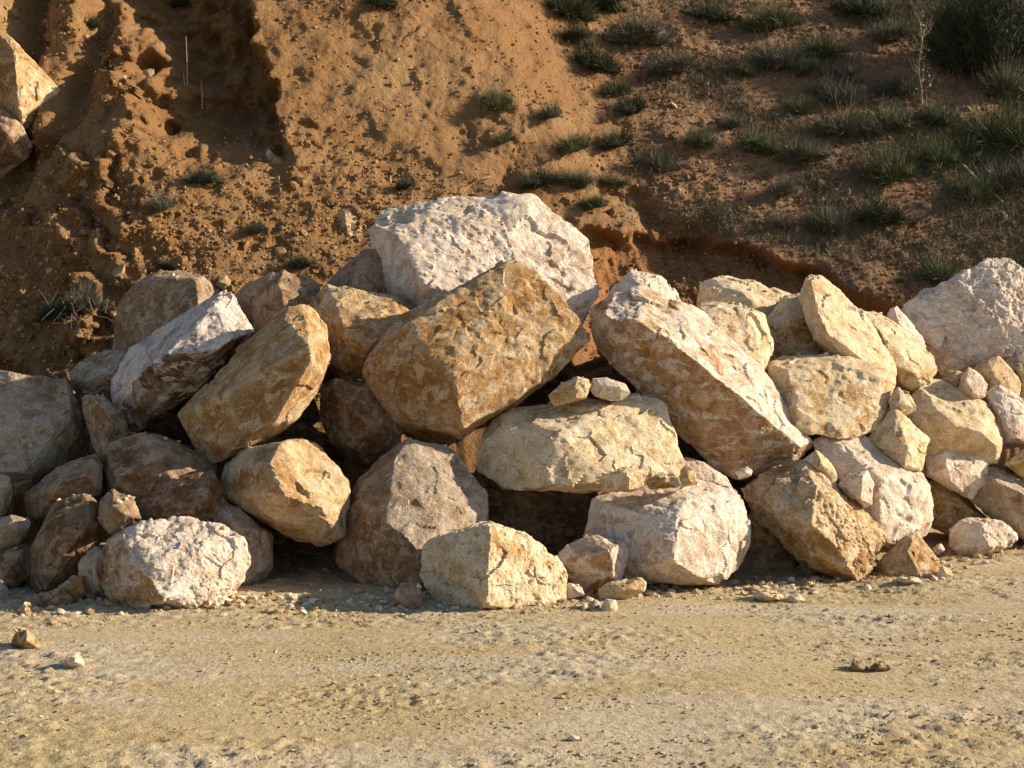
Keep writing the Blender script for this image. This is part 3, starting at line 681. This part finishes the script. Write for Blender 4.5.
# boulders half seen inside the heap
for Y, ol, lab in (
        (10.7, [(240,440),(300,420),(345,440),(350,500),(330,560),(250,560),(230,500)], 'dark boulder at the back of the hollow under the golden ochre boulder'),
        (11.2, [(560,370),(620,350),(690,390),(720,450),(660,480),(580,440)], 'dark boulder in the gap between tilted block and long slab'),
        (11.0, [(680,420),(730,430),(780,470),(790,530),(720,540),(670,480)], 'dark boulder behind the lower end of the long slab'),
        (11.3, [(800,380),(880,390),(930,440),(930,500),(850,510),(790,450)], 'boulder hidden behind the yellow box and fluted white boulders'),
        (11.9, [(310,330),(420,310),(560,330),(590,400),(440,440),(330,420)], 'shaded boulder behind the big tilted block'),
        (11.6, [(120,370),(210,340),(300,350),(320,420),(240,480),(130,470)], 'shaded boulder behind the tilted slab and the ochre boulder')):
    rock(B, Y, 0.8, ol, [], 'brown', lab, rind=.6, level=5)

# ------------------------------------------------------------------ loose stones on the ground
def settle(o):
    """let a loose stone down until it sits a little in the soil"""
    co = np.empty(len(o.data.vertices) * 3, np.float32); o.data.vertices.foreach_get('co', co); co = co.reshape(-1, 3)
    gz_ = ground_height(np.array([o.location.x]), np.array([o.location.y]))[0]
    o.location.z = gz_ - co[:, 2].min() - 0.28 * (co[:, 2].max() - co[:, 2].min())
def ground_stone(ol, h, pal, label, **kw):
    yb = max(p[1] for p in ol)
    o = rock('stone', ground_y(yb) + h * .5, h, ol, [(sum(p[0] for p in ol) / len(ol), sum(p[1] for p in ol) / len(ol), -h * .6)], pal, label, cat='stone', group='loose stones on the ground', **kw)
    settle(o)
ground_stone([(11,643),(15,633),(27,628),(36,637),(43,649),(28,650)], .12, 'ochre', 'brown stone alone on the ground in the lower left corner', rind=.8, level=5)
ground_stone([(62,667),(66,659),(75,655),(83,660),(84,667),(74,670)], .1, 'white', 'white stone on the ground below the white front boulder', rind=.1, level=5)
ground_stone([(752,592),(757,584),(775,585),(785,590),(782,596),(765,597)], .15, 'cream', 'flat cream stone on the ground before the dark low rock', rind=.2, level=5)
ground_stone([(785,594),(790,587),(800,587),(804,593),(798,597)], .1, 'white', 'small pale stone on the ground beside the flat cream stone', rind=.2, level=5)
ground_stone([(848,670),(852,662),(862,661),(868,668),(866,672),(852,673)], .08, 'brown', 'brown clod on the open ground at right, left one of the pair', rind=.3, level=5)
ground_stone([(868,671),(874,663),(884,664),(893,669),(888,673),(872,673)], .08, 'brown', 'brown clod on the open ground at right, right one of the pair', rind=.4, level=5)
ground_stone([(19,606),(24,602),(31,606),(28,613),(22,612)], .07, 'cream', 'little yellow stone catching sun in the shaded left corner', rind=.6, level=5)
ground_stone([(893,581),(900,577),(918,578),(922,583),(905,585)], .1, 'cream', 'flat chip of stone on the ground before the squat brown boulder', rind=.4, level=5)

ground_stone([(566,738),(572,734),(581,735),(583,739),(572,741)], .03, 'white', 'flat pale chip on the ground near the bottom edge', rind=.2, level=4)

# ------------------------------------------------------------------ rocks bedded in the bank
def bank_rock(ol, inner, T, pal, label, sink=.15, **kw):
    cx = sum(p[0] for p in ol) / len(ol); cy = sum(p[1] for p in ol) / len(ol)
    Y = hill_at(cx, cy).y + sink
    rock('bank_rock', Y, T, ol, inner, pal, label, cat='rock', group='rocks bedded in the earth bank', **kw)
bank_rock([(-20,45,.1),(4,32,.1),(12,38),(18,58),(40,74,.1),(61,90,.2),(50,106,.15),(38,122,.1),(25,134,.05),(8,114,.1),(-20,100,.15)], [(16,60,-.2),(20,116,-.25)], .8, 'ochre', 'large yellowish rock sticking out of the earth bank at the upper left', sink=-.75, rind=.55, rough=.7)
bank_rock([(-20,108),(2,108),(18,120),(33,142),(28,158),(-15,190)], [(8,135,-.2)], .6, 'brown', 'ochre earth block below the large yellowish rock at the upper left', sink=-.25, rind=.5)
bank_rock([(0,315),(8,312),(18,322),(14,332),(0,334)], [(8,322,-.08)], .4, 'ochre', 'small ochre rock in the bank at the left edge above the grey boulder', rind=.4)
bank_rock([(328,224),(334,211),(350,208),(362,222),(362,244),(340,244)], [(345,220,-.12),(350,238,-.12)], .4, 'ochre', 'ochre rock in the bank left of the white top boulder', sink=.05, rind=.45)
bank_rock([(609,205),(625,192),(648,203),(666,222),(655,230),(628,218)], [(632,203,-.1)], .5, 'ochre', 'brown rock ledge in the bank above the undercut, right of the white top boulder', rind=.8)
bank_rock([(580,90),(590,84),(598,96),(590,104),(580,101)], [(589,93,-.06)], .3, 'ochre', 'yellow ochre stone in the bank below the dark shrub, upper centre', rind=.6)
bank_rock([(566,84),(576,80),(582,90),(574,96),(566,93)], [(574,88,-.05)], .3, 'ochre', 'rounded ochre stone in the bank left of the yellow ochre stone', rind=.5)
bank_rock([(512,52),(518,47),(528,56),(524,61),(514,58)], [(520,54,-.05)], .2, 'ochre', 'small tan stone high in the bank at upper centre', rind=.3)
bank_rock([(576,28),(588,24),(600,34),(598,42),(580,40)], [(588,32,-.06)], .3, 'ochre', 'ochre stone in the bank near the top edge among dark shrubs', rind=.5)
bank_rock([(386,104),(391,92),(398,97),(398,112),(390,118)], [(392,105,-.05)], .2, 'cream', 'yellow crumbling lump on the bright earth slope above the white top boulder', rind=.7)
bank_rock([(262,160),(268,146),(278,158),(279,172),(268,174)], [(271,160,-.06)], .25, 'ochre', 'pointed tan rock at the foot of the shaded hollow edge', rind=.4)
bank_rock([(276,240),(290,236),(304,240),(302,250),(280,250)], [(290,243,-.06)], .25, 'ochre', 'flat ochre rock in the rubble above the bluish brown boulder', rind=.5)
bank_rock([(144,56),(150,50),(157,57),(154,65),(146,64)], [(150,58,-.05)], .2, 'ochre', 'small ochre stone left of the shaded hollow in the bank', rind=.4)

# ------------------------------------------------------------------ clods and pebbles nobody could count
def rot_mats(n, rng):
    q = rng.normal(size=(n, 4)); q /= np.linalg.norm(q, axis=1)[:, None]
    w, x, y, z = q.T
    return np.stack([np.stack([1 - 2 * (y * y + z * z), 2 * (x * y - z * w), 2 * (x * z + y * w)], 1),
                     np.stack([2 * (x * y + z * w), 1 - 2 * (x * x + z * z), 2 * (y * z - x * w)], 1),
                     np.stack([2 * (x * z - y * w), 2 * (y * z + x * w), 1 - 2 * (x * x + y * y)], 1)], 1)

def lumps(name, pos, size, mat, seed, flat=None, level=1):
    rng = np.random.RandomState(seed)
    tpl, D = ico(level)
    n = len(pos)
    tri = np.empty(len(tpl.polygons) * 3, np.int32); tpl.loops.foreach_get('vertex_index', tri); tri = tri.reshape(-1, 3)
    var = []
    for k in range(10):
        N = rng.normal(size=(9, 3)); N /= np.linalg.norm(N, axis=1)[:, None]
        h = rng.uniform(0.55, 1.0, 9)
        dn = np.maximum(D @ N.T, 1e-3)
        rr = np.minimum((h / dn).min(1), 1.25)
        var.append(D * rr[:, None])
    var = np.array(var)
    V = var[rng.randint(10, size=n)] * rng.uniform(0.6, 1.25, (n, 1, 3))
    V = np.einsum('nij,nkj->nki', rot_mats(n, rng), V)
    if flat is not None: V[:, :, 2] *= flat
    V = V * size[:, None, None] + pos[:, None, :]
    Fc = (tri[None] + (np.arange(n) * D.shape[0])[:, None, None]).reshape(-1, 3)
    tone = np.repeat(rng.rand(n), D.shape[0])
    return np_mesh(name, V.reshape(-1, 3), Fc, {'tone': tone}, smooth=False)

def clod_mat(name, cols):
    m = NT(name); a = m.attr('tone')
    rp = m.n('ShaderNodeValToRGB'); m.l(a, rp.inputs[0])
    el = rp.color_ramp.elements
    el[0].position = 0; el[0].color = cols[0] + (1,)
    el[1].position = 1; el[1].color = cols[-1] + (1,)
    for k in range(1, len(cols) - 1):
        e = el.new(k / (len(cols) - 1)); e.color = cols[k] + (1,)
    tc = m.n('ShaderNodeTexCoord')
    nz = m.noise(tc.outputs['Object'], 40, 5, 0.65)
    c = m.mix(1.0, rp.outputs[0], m.mix(nz, (0.7, 0.7, 0.7), (1.3, 1.3, 1.3)), 'MULTIPLY')
    m.l(c, m.b.inputs['Base Color'])
    m.l(m.bump(nz, 0.6, 0.015), m.b.inputs['Normal'])
    return m.m

rng = np.random.RandomState(5)
# ground: crumbs in patches and bands, more near the foot of the heap
n = 90000
y = 4.7 + (rng.rand(n) ** 1.25) * 6.0
x = (rng.rand(n) * 2 - 1) * 0.42 * y
P = np.stack([x, y, 0 * x], 1)
dens = sstep(-0.12, 0.35, fbm(P * np.array([0.9, 2.0, 1]) + 11, 4)) + 0.5 * sstep(8.0, 8.9, y) * (x < 1)
keep = rng.rand(n) < np.clip(dens * 0.22 + 0.02, 0, 1)
x, y = x[keep], y[keep]
sz = 0.0045 + 0.009 * rng.rand(len(x)) ** 2.2 + 0.012 * (rng.rand(len(x)) < 0.05) * rng.rand(len(x))
sz *= (0.6 + 0.05 * y)
pos = np.stack([x, y, ground_height(x, y) + sz * 0.15], 1)
peb = link('loose_gravel', lumps('loose_gravel', pos, sz, None, 3, flat=0.55, level=1),
           clod_mat('gravel', [(0.24, 0.16, 0.085), (0.38, 0.28, 0.145), (0.42, 0.32, 0.18), (0.44, 0.36, 0.22), (0.56, 0.47, 0.34)]))
tag(peb, 'loose gravel and clay crumbs strewn over the ground', 'gravel', kind='stuff')

# chips and dirt lodged on and at the foot of the boulders
n = 1900
x = rng.uniform(-3.6, 4.3, n)
foot = np.interp(x, [-3.5, -0.2, 0.9, 2.0, 2.8, 3.6, 4.3], [8.75, 8.75, 9.35, 9.65, 9.9, 10.9, 11.6])
y = foot + rng.normal(size=n) * 0.22 + 0.1
sz = 0.007 + 0.036 * rng.rand(n) ** 4
fpos = np.stack([x, y, ground_height(x, y) + sz * 0.2], 1)
TP = np.concatenate(TOPS)
TP = TP[rng.randint(len(TP), size=1500)]
tz = 0.006 + 0.018 * rng.rand(len(TP)) ** 3
chips_ = link('rock_chips', lumps('rock_chips', np.vstack([fpos, TP + np.array([0, 0, 1]) * (tz * 0.3)[:, None]]), np.concatenate([sz, tz]), None, 21, flat=0.75, level=1),
              clod_mat('stone_chips', [(0.22, 0.13, 0.06), (0.38, 0.25, 0.12), (0.48, 0.35, 0.20), (0.56, 0.44, 0.29), (0.66, 0.57, 0.47)]))
tag(chips_, 'small stone chips and dirt lodged among the boulders', 'rubble', kind='stuff')

# bank: clods and rubble
fx, fz = (HX.ravel(), HZ.ravel())
inside = np.where((fx > -7.0) & (fx < 8.4) & (fz > 0.9) & (fz < 7.1))[0]
HYg = HY.reshape(HX.shape)
dYdX = np.gradient(HYg, hx, axis=1).ravel(); dYdZ = np.gradient(HYg, hz, axis=0).ravel()
HN = np.stack([dYdX, -np.ones_like(dYdX), dYdZ], 1); HN /= np.linalg.norm(HN, axis=1)[:, None]
wgt = 0.25 + 1.3 * HT[inside] + 1.2 * np.clip(-HN[inside, 0] * 0 + sstep(0.0, 0.3, fbm(HP[inside] * 0.8 + 4, 3)), 0, 1)
wgt *= np.where((HVv[inside] > -30) & (HVv[inside] < 400) & (HU[inside] > -40) & (HU[inside] < 1064), 1, 0.12)
hollow = np.exp(-((HU[inside] - 215) / 45) ** 2 - ((HVv[inside] - 95) / 60) ** 2)
wgt *= 1 - 0.85 * hollow
pick = rng.choice(inside, 34000, p=wgt / wgt.sum())
sz = 0.009 + 0.018 * rng.rand(len(pick)) ** 2.5 + 0.06 * (rng.rand(len(pick)) < 0.018) * rng.rand(len(pick))
pos = HP[pick] + HN[pick] * (sz * 0.05)[:, None] + rng.normal(size=(len(pick), 3)) * 0.01
w_ = dark_right[pick] > rng.rand(len(pick))
rub = link('bank_rubble', lumps('bank_rubble', pos[~w_], sz[~w_], None, 8, level=1),
           clod_mat('ochre_clods', [(0.180, 0.094, 0.037), (0.249, 0.135, 0.055), (0.275, 0.161, 0.068), (0.303, 0.188, 0.089), (0.358, 0.255, 0.144)]))
tag(rub, 'ochre clods and rubble lying on the left earth bank', 'rubble', kind='stuff')
rub = link('bank_rubble', lumps('bank_rubble', pos[w_], sz[w_], None, 9, level=1),
           clod_mat('brown_clods', [(0.111, 0.054, 0.028), (0.165, 0.088, 0.042), (0.199, 0.107, 0.051), (0.228, 0.135, 0.068), (0.317, 0.242, 0.172)]))
tag(rub, 'brown clods lying on the scrubby right slope', 'rubble', kind='stuff')

# ------------------------------------------------------------------ plants
def blades(root, direc, length, width, rng, bend=0.35, seg=3):
    """curved tapering blades; returns verts, quads, tone per vertex"""
    n = len(root)
    d = direc / np.linalg.norm(direc, axis=1)[:, None]
    side = np.cross(d, rng.normal(size=(n, 3))); side /= np.linalg.norm(side, axis=1)[:, None] + 1e-9
    droop = np.array([0, 0, -1.0])
    bd = bend * rng.uniform(0.3, 1.4, n)
    V = np.zeros((n, (seg + 1) * 2, 3))
    for k in range(seg + 1):
        t = k / seg
        c_ = root + d * (length * t)[:, None] + (droop[None] + rng.normal(size=(n, 3)) * 0.0) * (length * bd * t * t)[:, None]
        w = width * (1 - t * 0.85) * 0.5
        V[:, 2 * k] = c_ - side * w[:, None]; V[:, 2 * k + 1] = c_ + side * w[:, None]
    q = np.array([[2 * k, 2 * k + 1, 2 * k + 3, 2 * k + 2] for k in range(seg)])
    Fc = (q[None] + (np.arange(n) * (seg + 1) * 2)[:, None, None]).reshape(-1, 4)
    return V.reshape(-1, 3), Fc, (seg + 1) * 2

def plant_mat(name, cols):
    m = NT(name)
    rp = m.n('ShaderNodeValToRGB'); m.l(m.attr('tone'), rp.inputs[0])
    el = rp.color_ramp.elements
    el[0].position = 0; el[0].color = cols[0] + (1,)
    el[1].position = 1; el[1].color = cols[-1] + (1,)
    for k in range(1, len(cols) - 1):
        e = el.new(k / (len(cols) - 1)); e.color = cols[k] + (1,)
    m.l(rp.outputs[0], m.b.inputs['Base Color'])
    m.b.inputs['Roughness'].default_value = 0.75
    return m.m

PM = {'green': plant_mat('green_scrub', [(0.045, 0.065, 0.022), (0.07, 0.09, 0.03), (0.10, 0.115, 0.045), (0.13, 0.12, 0.06), (0.20, 0.16, 0.09)]),
      'dry': plant_mat('dry_scrub', [(0.07, 0.06, 0.045), (0.12, 0.10, 0.075), (0.16, 0.14, 0.10), (0.08, 0.095, 0.045), (0.11, 0.11, 0.06), (0.26, 0.21, 0.14)]),
      'dark': plant_mat('dark_scrub', [(0.03, 0.035, 0.018), (0.045, 0.055, 0.025), (0.065, 0.07, 0.035), (0.08, 0.07, 0.04)])}

def tuft_mesh(kind, seed, nb=420):
    """unit cushion of stiff blades, about 1 wide and 0.6 high"""
    rng = np.random.RandomState(seed)
    # a few offset centres make the outline uneven
    nc = 16
    cen = np.stack([rng.normal(size=nc) * 0.22, rng.normal(size=nc) * 0.16, np.abs(rng.normal(size=nc)) * 0.03], 1)
    hh = rng.uniform(0.55, 1.0, nc)
    k = rng.randint(nc, size=nb)
    a = rng.rand(nb) * 2 * math.pi; e = np.arccos(rng.rand(nb) * 0.85 + 0.12)
    d = np.stack([np.cos(a) * np.sin(e), np.sin(a) * np.sin(e), np.cos(e) + 0.15], 1) + rng.normal(size=(nb, 3)) * 0.25
    root = cen[k] + np.stack([np.cos(a), np.sin(a), 0 * a], 1) * (rng.rand(nb) * 0.10)[:, None]
    root[:, 2] -= 0.06
    ln = rng.uniform(0.14, 0.56, nb) * hh[k] * (1.15 - 1.2 * np.hypot(cen[k, 0], cen[k, 1]))
    V, Fc, per = blades(root, d, ln, rng.uniform(0.006, 0.012, nb), rng, 0.25, 2)
    tone = np.repeat(np.clip(rng.normal(0.42, 0.27, nb), 0, 1), per)
    me = np_mesh('tuft', V, Fc, {'tone': tone})
    me.materials.append(PM[kind])
    return me

TUFT = {k: [tuft_mesh(k, 60 + 10 * i + len(k), 2300) for i in range(4)] for k in PM}
trng = random.Random(4)
def tuft(px, py, w, kind, label, hs=1.0, name='scrub_tuft', cat='shrub'):
    """w = width in pixels of the photograph, (px, py) the foot"""
    p = hill_at(px, py)
    o = link(name, trng.choice(TUFT[kind]), loc=p + Vector((0, -.05, .03)))
    s = w * p.y / F * 1.25
    o.scale = (s, s, s * hs * trng.uniform(1.3, 2.1))
    o.rotation_euler = (math.radians(trng.uniform(8, 22)), trng.uniform(-.12, .12), trng.uniform(0, 6.28))
    tag(o, label, cat, 'scrub tufts on the bank')

TUFTS = [
    (497,108,36,'green','lone green tuft on the bright slope straight above the white top boulder'),
    (503,144,22,'green','small green tuft just below the lone green tuft on the bright slope'),
    (548,119,24,'dry','small dry tuft on the slope right of the lone green tuft'),
    (568,152,42,'green','green tuft on the slope above the right shoulder of the white top boulder'),
    (540,186,40,'dark','dark tuft nearest above the right shoulder of the white top boulder'),
    (571,186,42,'dry','dry grey tuft right of the dark tuft above the white top boulder'),
    (592,208,26,'green','small green tuft at the right end of the white top boulder'),
    (610,187,30,'green','green tuft left above the brown rock ledge'),
    (593,66,52,'dark','dark rounded shrub in the upper centre beside the yellow ochre stone'),
    (569,40,36,'dark','dark tuft above and left of the dark rounded shrub'),
    (568,14,46,'dark','dark shrub at the top edge left of the ochre stone'),
    (608,10,48,'dark','dark shrub at the top edge right of centre'),
    (640,44,54,'dry','wide dry tuft right of the dark rounded shrub'),
    (672,72,46,'dry','dry grey tuft below right of the wide dry tuft'),
    (615,94,30,'green','green tuft below right of the dark rounded shrub'),
    (634,112,36,'dark','dark tuft at the top of the small gully'),
    (618,146,40,'dark','dark tuft in the middle of the small gully'),
    (654,166,38,'dry','dry tuft on the right side of the small gully'),
    (405,190,16,'dark','tiny dark tuft on the bright slope left of the white top boulder'),
    (380,6,32,'dark','dark tuft at the top edge above the bright slope'),
    (702,146,32,'green','green tuft alone on bare soil right of the gully'),
    (731,128,22,'dry','small dry tuft above right of the one alone on bare soil'),
    (757,152,38,'green','green tuft in the middle of the right slope, left one of a touching pair'),
    (797,162,44,'dry','mixed tuft in the middle of the right slope, right one of a touching pair'),
    (800,112,32,'green','green tuft straight above the touching pair'),
    (742,74,24,'green','small green tuft high on the bare patch of the right slope'),
    (714,20,44,'dark','dark tuft at the top edge left on the right slope'),
    (767,28,48,'green','green tuft at the top edge in the middle of the right slope'),
    (773,64,50,'dry','wide dry tuft below the green one at the top edge'),
    (821,56,44,'green','bright green tuft left of the thin sapling, high up'),
    (805,74,28,'green','small green tuft below left of the bright green one'),
    (842,80,44,'dry','dry tuft below right of the bright green one'),
    (832,98,42,'dry','grey dry tuft under the dry tuft, mid slope'),
    (838,134,52,'dry','broad grey tuft between the touching pair and the sapling foot'),
    (882,130,44,'green','green tuft left below the sapling foot'),
    (884,178,50,'green','broad green tuft in the lower middle of the right slope'),
    (781,196,28,'dry','small dry tuft on bare soil below the touching pair'),
    (780,226,28,'dry','small brown tuft just above the undercut'),
    (826,228,42,'dry','rounded grey tuft above the undercut, left of the dark green cushion'),
    (874,222,58,'dark','large dark green cushion low on the right slope'),
    (888,40,42,'dry','dry tuft left of the big dark bush'),
    (895,94,38,'dry','dry tuft just left of the sapling foot'),
    (934,122,40,'green','green tuft right below the sapling foot'),
    (934,164,40,'green','green tuft left of the upper end of the pale stick'),
    (966,196,40,'green','green tuft beneath the middle of the pale stick'),
    (1002,142,72,'green','large green tuft at the right edge above the pale stick'),
    (1008,182,60,'dry','large dry tuft at the right edge by the lower end of the pale stick'),
    (866,16,50,'dark','dark tuft at the top edge left of the sapling tip'),
    (1000,94,46,'dry','dry tuft under the big dark bush'),
    (938,282,44,'green','green tuft above the left end of the big pocked boulder'),
    (93,28,18,'dark','small dark plant high on the left bank'),
    (177,8,24,'dark','dark tuft at the top edge on the left bank'),
    (203,184,28,'dark','dark low tuft in the rubble under the shaded hollow'),
    (257,234,20,'dark','small dark tuft in the rubble right of the dry grass tuft'),
    (301,268,20,'dark','small dark tuft behind the pale tip of the bluish brown boulder'),
    (163,212,30,'dry','dry grass tuft in the rubble of the left bank'),
    (168,270,22,'dark','small dark tuft right behind the tall rounded tan boulder'),
    (60,318,34,'dark','dark tuft in the hollow above the big shaded boulder at left'),
    (88,306,30,'dry','dry twiggy tuft above the big shaded boulder at left'),
]
for t in TUFTS: tuft(*t)

# the big dark bush at the upper right, with its own stems
def bush(px, py, wpx, hpx, label):
    p = hill_at(px, py)
    rng = np.random.RandomState(77)
    w = wpx * p.y / F; h = hpx * p.y / F
    e = bpy.data.objects.new('broom_bush', None); COL.objects.link(e); e.location = p
    tag(e, label, 'bush')
    ns = 60
    a = rng.rand(ns) * 6.283; r = rng.rand(ns) ** 0.5
    root = np.stack([np.cos(a) * r * w * 0.12, np.sin(a) * r * w * 0.12, np.full(ns, -0.15)], 1)
    tip = np.stack([np.cos(a) * r * w * 0.42, np.sin(a) * r * w * 0.35, h * (0.95 - 0.45 * r ** 2) * rng.uniform(.8, 1.05, ns)], 1)
    V, Fc, per = blades(root, tip - root, np.linalg.norm(tip - root, axis=1), np.full(ns, 0.022), rng, 0.05, 4)
    link('stems', np_mesh('stems', V, Fc, {'tone': np.repeat(rng.rand(ns), per)}), PM['dry'], e)
    nb = 17000
    k = rng.randint(ns, size=nb); t = rng.uniform(0.15, 1.0, nb) ** 0.7
    R_ = root[k] + (tip - root)[k] * t[:, None] + rng.normal(size=(nb, 3)) * 0.05
    d = (tip - root)[k] / np.linalg.norm((tip - root)[k], axis=1)[:, None] + rng.normal(size=(nb, 3)) * 0.6
    V, Fc, per = blades(R_, d, rng.uniform(0.08, 0.26, nb), rng.uniform(0.006, 0.013, nb), rng, 0.15, 2)
    f = link('foliage', np_mesh('foliage', V, Fc, {'tone': np.repeat(np.clip(rng.normal(.35, .25, nb), 0, 1), per)}), PM['dark'], e)
    f['kind'] = 'stuff'
bush(985, 82, 135, 100, 'big dark green broom bush in the upper right corner')

def tube(pts, r0, r1, sides=6):
    pts = [Vector(p) for p in pts]
    V = []; Fc = []
    for i, p in enumerate(pts):
        d = (pts[min(i + 1, len(pts) - 1)] - pts[max(i - 1, 0)]).normalized()
        a = d.orthogonal().normalized(); b_ = d.cross(a)
        r = r0 + (r1 - r0) * i / (len(pts) - 1)
        for s in range(sides):
            t = 2 * math.pi * s / sides
            V.append(p + a * (r * math.cos(t)) + b_ * (r * math.sin(t)))
    for i in range(len(pts) - 1):
        for s in range(sides):
            Fc.append((i * sides + s, i * sides + (s + 1) % sides, (i + 1) * sides + (s + 1) % sides, (i + 1) * sides + s))
    return np.array(V), np.array(Fc)

wood = plant_mat('dry_wood', [(0.42, 0.36, 0.28), (0.34, 0.27, 0.19)])
twigm = plant_mat('grey_twig', [(0.20, 0.165, 0.125), (0.12, 0.10, 0.08)])
def one_tube(name, pts, r0, r1, parent=None, tone=0.5, mat=None):
    V, Fc = tube(pts, r0, r1)
    return link(name, np_mesh(name, V, Fc, {'tone': np.full(len(V), tone)}), mat or wood, parent)

# sapling with pale leaves
p = hill_at(920, 108)
e = bpy.data.objects.new('sapling', None); COL.objects.link(e); e.location = p
tag(e, 'thin upright sapling with sparse pale green leaves on the right slope', 'sapling')
hs = 95 * p.y / F
srng = np.random.RandomState(12)
stem = [(0.03 * math.sin(k * 1.3), 0.02 * math.cos(k), -0.05 + hs * k / 8) for k in range(9)]
one_tube('stem', stem, 0.010, 0.004, e, 0.8)
for k in range(7):
    z0 = hs * srng.uniform(0.15, 0.8); a = srng.rand() * 6.28
    i = z0 / hs * 8; bx, by = 0.03 * math.sin(i * 1.3), 0.02 * math.cos(i)
    one_tube('twig', [(bx, by, z0), (bx + 0.10 * math.cos(a), by + 0.10 * math.sin(a), z0 + 0.10), (bx + 0.15 * math.cos(a), by + .15 * math.sin(a), z0 + 0.22)], 0.005, 0.002, e, 0.8)
nb = 260
z0 = hs * srng.uniform(0.02, 1.0, nb); a = srng.rand(nb) * 6.283
rr = srng.rand(nb) * 0.17 * (1.1 - z0 / hs * 0.75)
root = np.stack([np.cos(a) * rr, np.sin(a) * rr, z0], 1)
V, Fc, per = blades(root, srng.normal(size=(nb, 3)) + np.array([0, 0, .3]), srng.uniform(.025, .05, nb), srng.uniform(.018, .03, nb), srng, .2, 2)
lf = link('leaves', np_mesh('leaves', V, Fc, {'tone': np.repeat(srng.rand(nb), per)}), plant_mat('pale_leaves', [(0.11, 0.14, 0.05), (0.20, 0.22, 0.09), (0.30, 0.30, 0.15)]), e)
lf['kind'] = 'stuff'

# dry stalks standing before the hollow
p = hill_at(188, 104)
e = bpy.data.objects.new('dry_weed', None); COL.objects.link(e); e.location = p
tag(e, 'tall thin dry weed stalk standing before the shaded hollow in the left bank', 'weed')
for dx, hh in ((0.0, 66), (-0.07, 20), (0.16, 22), (-0.03, 30)):
    H_ = hh * p.y / F
    one_tube('stalk', [(dx, -.03, -.06), (dx + .006, -.05, H_ * .5), (dx - .004, -.06, H_)], 0.007, 0.003, e, 0.2)

# pale stick on the right slope, following the soil
pp = [hill_at(949 + 52 * t + 2 * math.sin(t * 9), 157 + 46 * t + 2 * math.cos(t * 7)) + Vector((0, -.03, .02)) for t in [k / 7 for k in range(8)]]
tag(one_tube('stick', pp, 0.022, 0.013, None, 0.0), 'long pale dead stick lying on the right slope', 'stick')
pp = [hill_at(462 + 30 * t, 196 - 16 * t) + Vector((0, -.05 - .05 * math.sin(3 * t), .02 + .05 * math.sin(3 * t))) for t in [k / 5 for k in range(6)]]
tag(one_tube('twig', pp, 0.008, 0.004, None, 0.9), 'thin dark twig lying just above the white top boulder', 'twig')
p = hill_at(84, 322)
e = bpy.data.objects.new('dead_brush', None); COL.objects.link(e); e.location = p
tag(e, 'heap of dead grey twigs on the bank above the big shaded boulder at left', 'twigs')
for k in range(34):
    a = srng.uniform(0, 6.28); b0 = Vector((srng.normal() * .14, -.05 + srng.normal() * .05, srng.uniform(-.02, .25)))
    d = Vector((srng.normal(), srng.normal() * .4 - .2, srng.normal() * .8)).normalized() * srng.uniform(.08, .24)
    one_tube('branch', [b0, b0 + d * .5 + Vector((0, 0, .02)), b0 + d * .9 + Vector((srng.normal(), 0, srng.normal())) * .03], 0.0038, 0.0018, e, srng.rand(), twigm)

# short dry grass thinly covering the right slope
u_, v_ = HU[inside], HVv[inside]
wgt = sstep(600, 720, u_ + 40 * fbm(HP[inside] * .7, 2)) * sstep(0.0, 0.28, fbm(HP[inside] * np.array([.9, .5, .9]) + 21, 4) + 0.10 + 0.22 * sstep(700, 1000, u_ - v_ * 0.9))
vs_ = scarp(u_)
wgt = wgt * (v_ < vs_ - 6) * (v_ > -40)
pick = rng.choice(inside, 85000, p=wgt / wgt.sum())
nb = len(pick)
V, Fc, per = blades(HP[pick] + rng.normal(size=(nb, 3)) * .02, HN[pick] * 0.4 + np.array([0, -.1, .7]) + rng.normal(size=(nb, 3)) * .5, rng.uniform(.05, .13, nb) * (1 + 0.8 * sstep(750, 1000, HU[pick] - HVv[pick] * .6)), rng.uniform(.005, .010, nb), rng, .4, 2)
gr = link('dry_grass', np_mesh('dry_grass', V, Fc, {'tone': np.repeat(np.clip(rng.normal(.5, .24, nb), 0, 1), per)}), PM['dry'])
tag(gr, 'thin dry grass growing over the right slope', 'grass', kind='stuff')
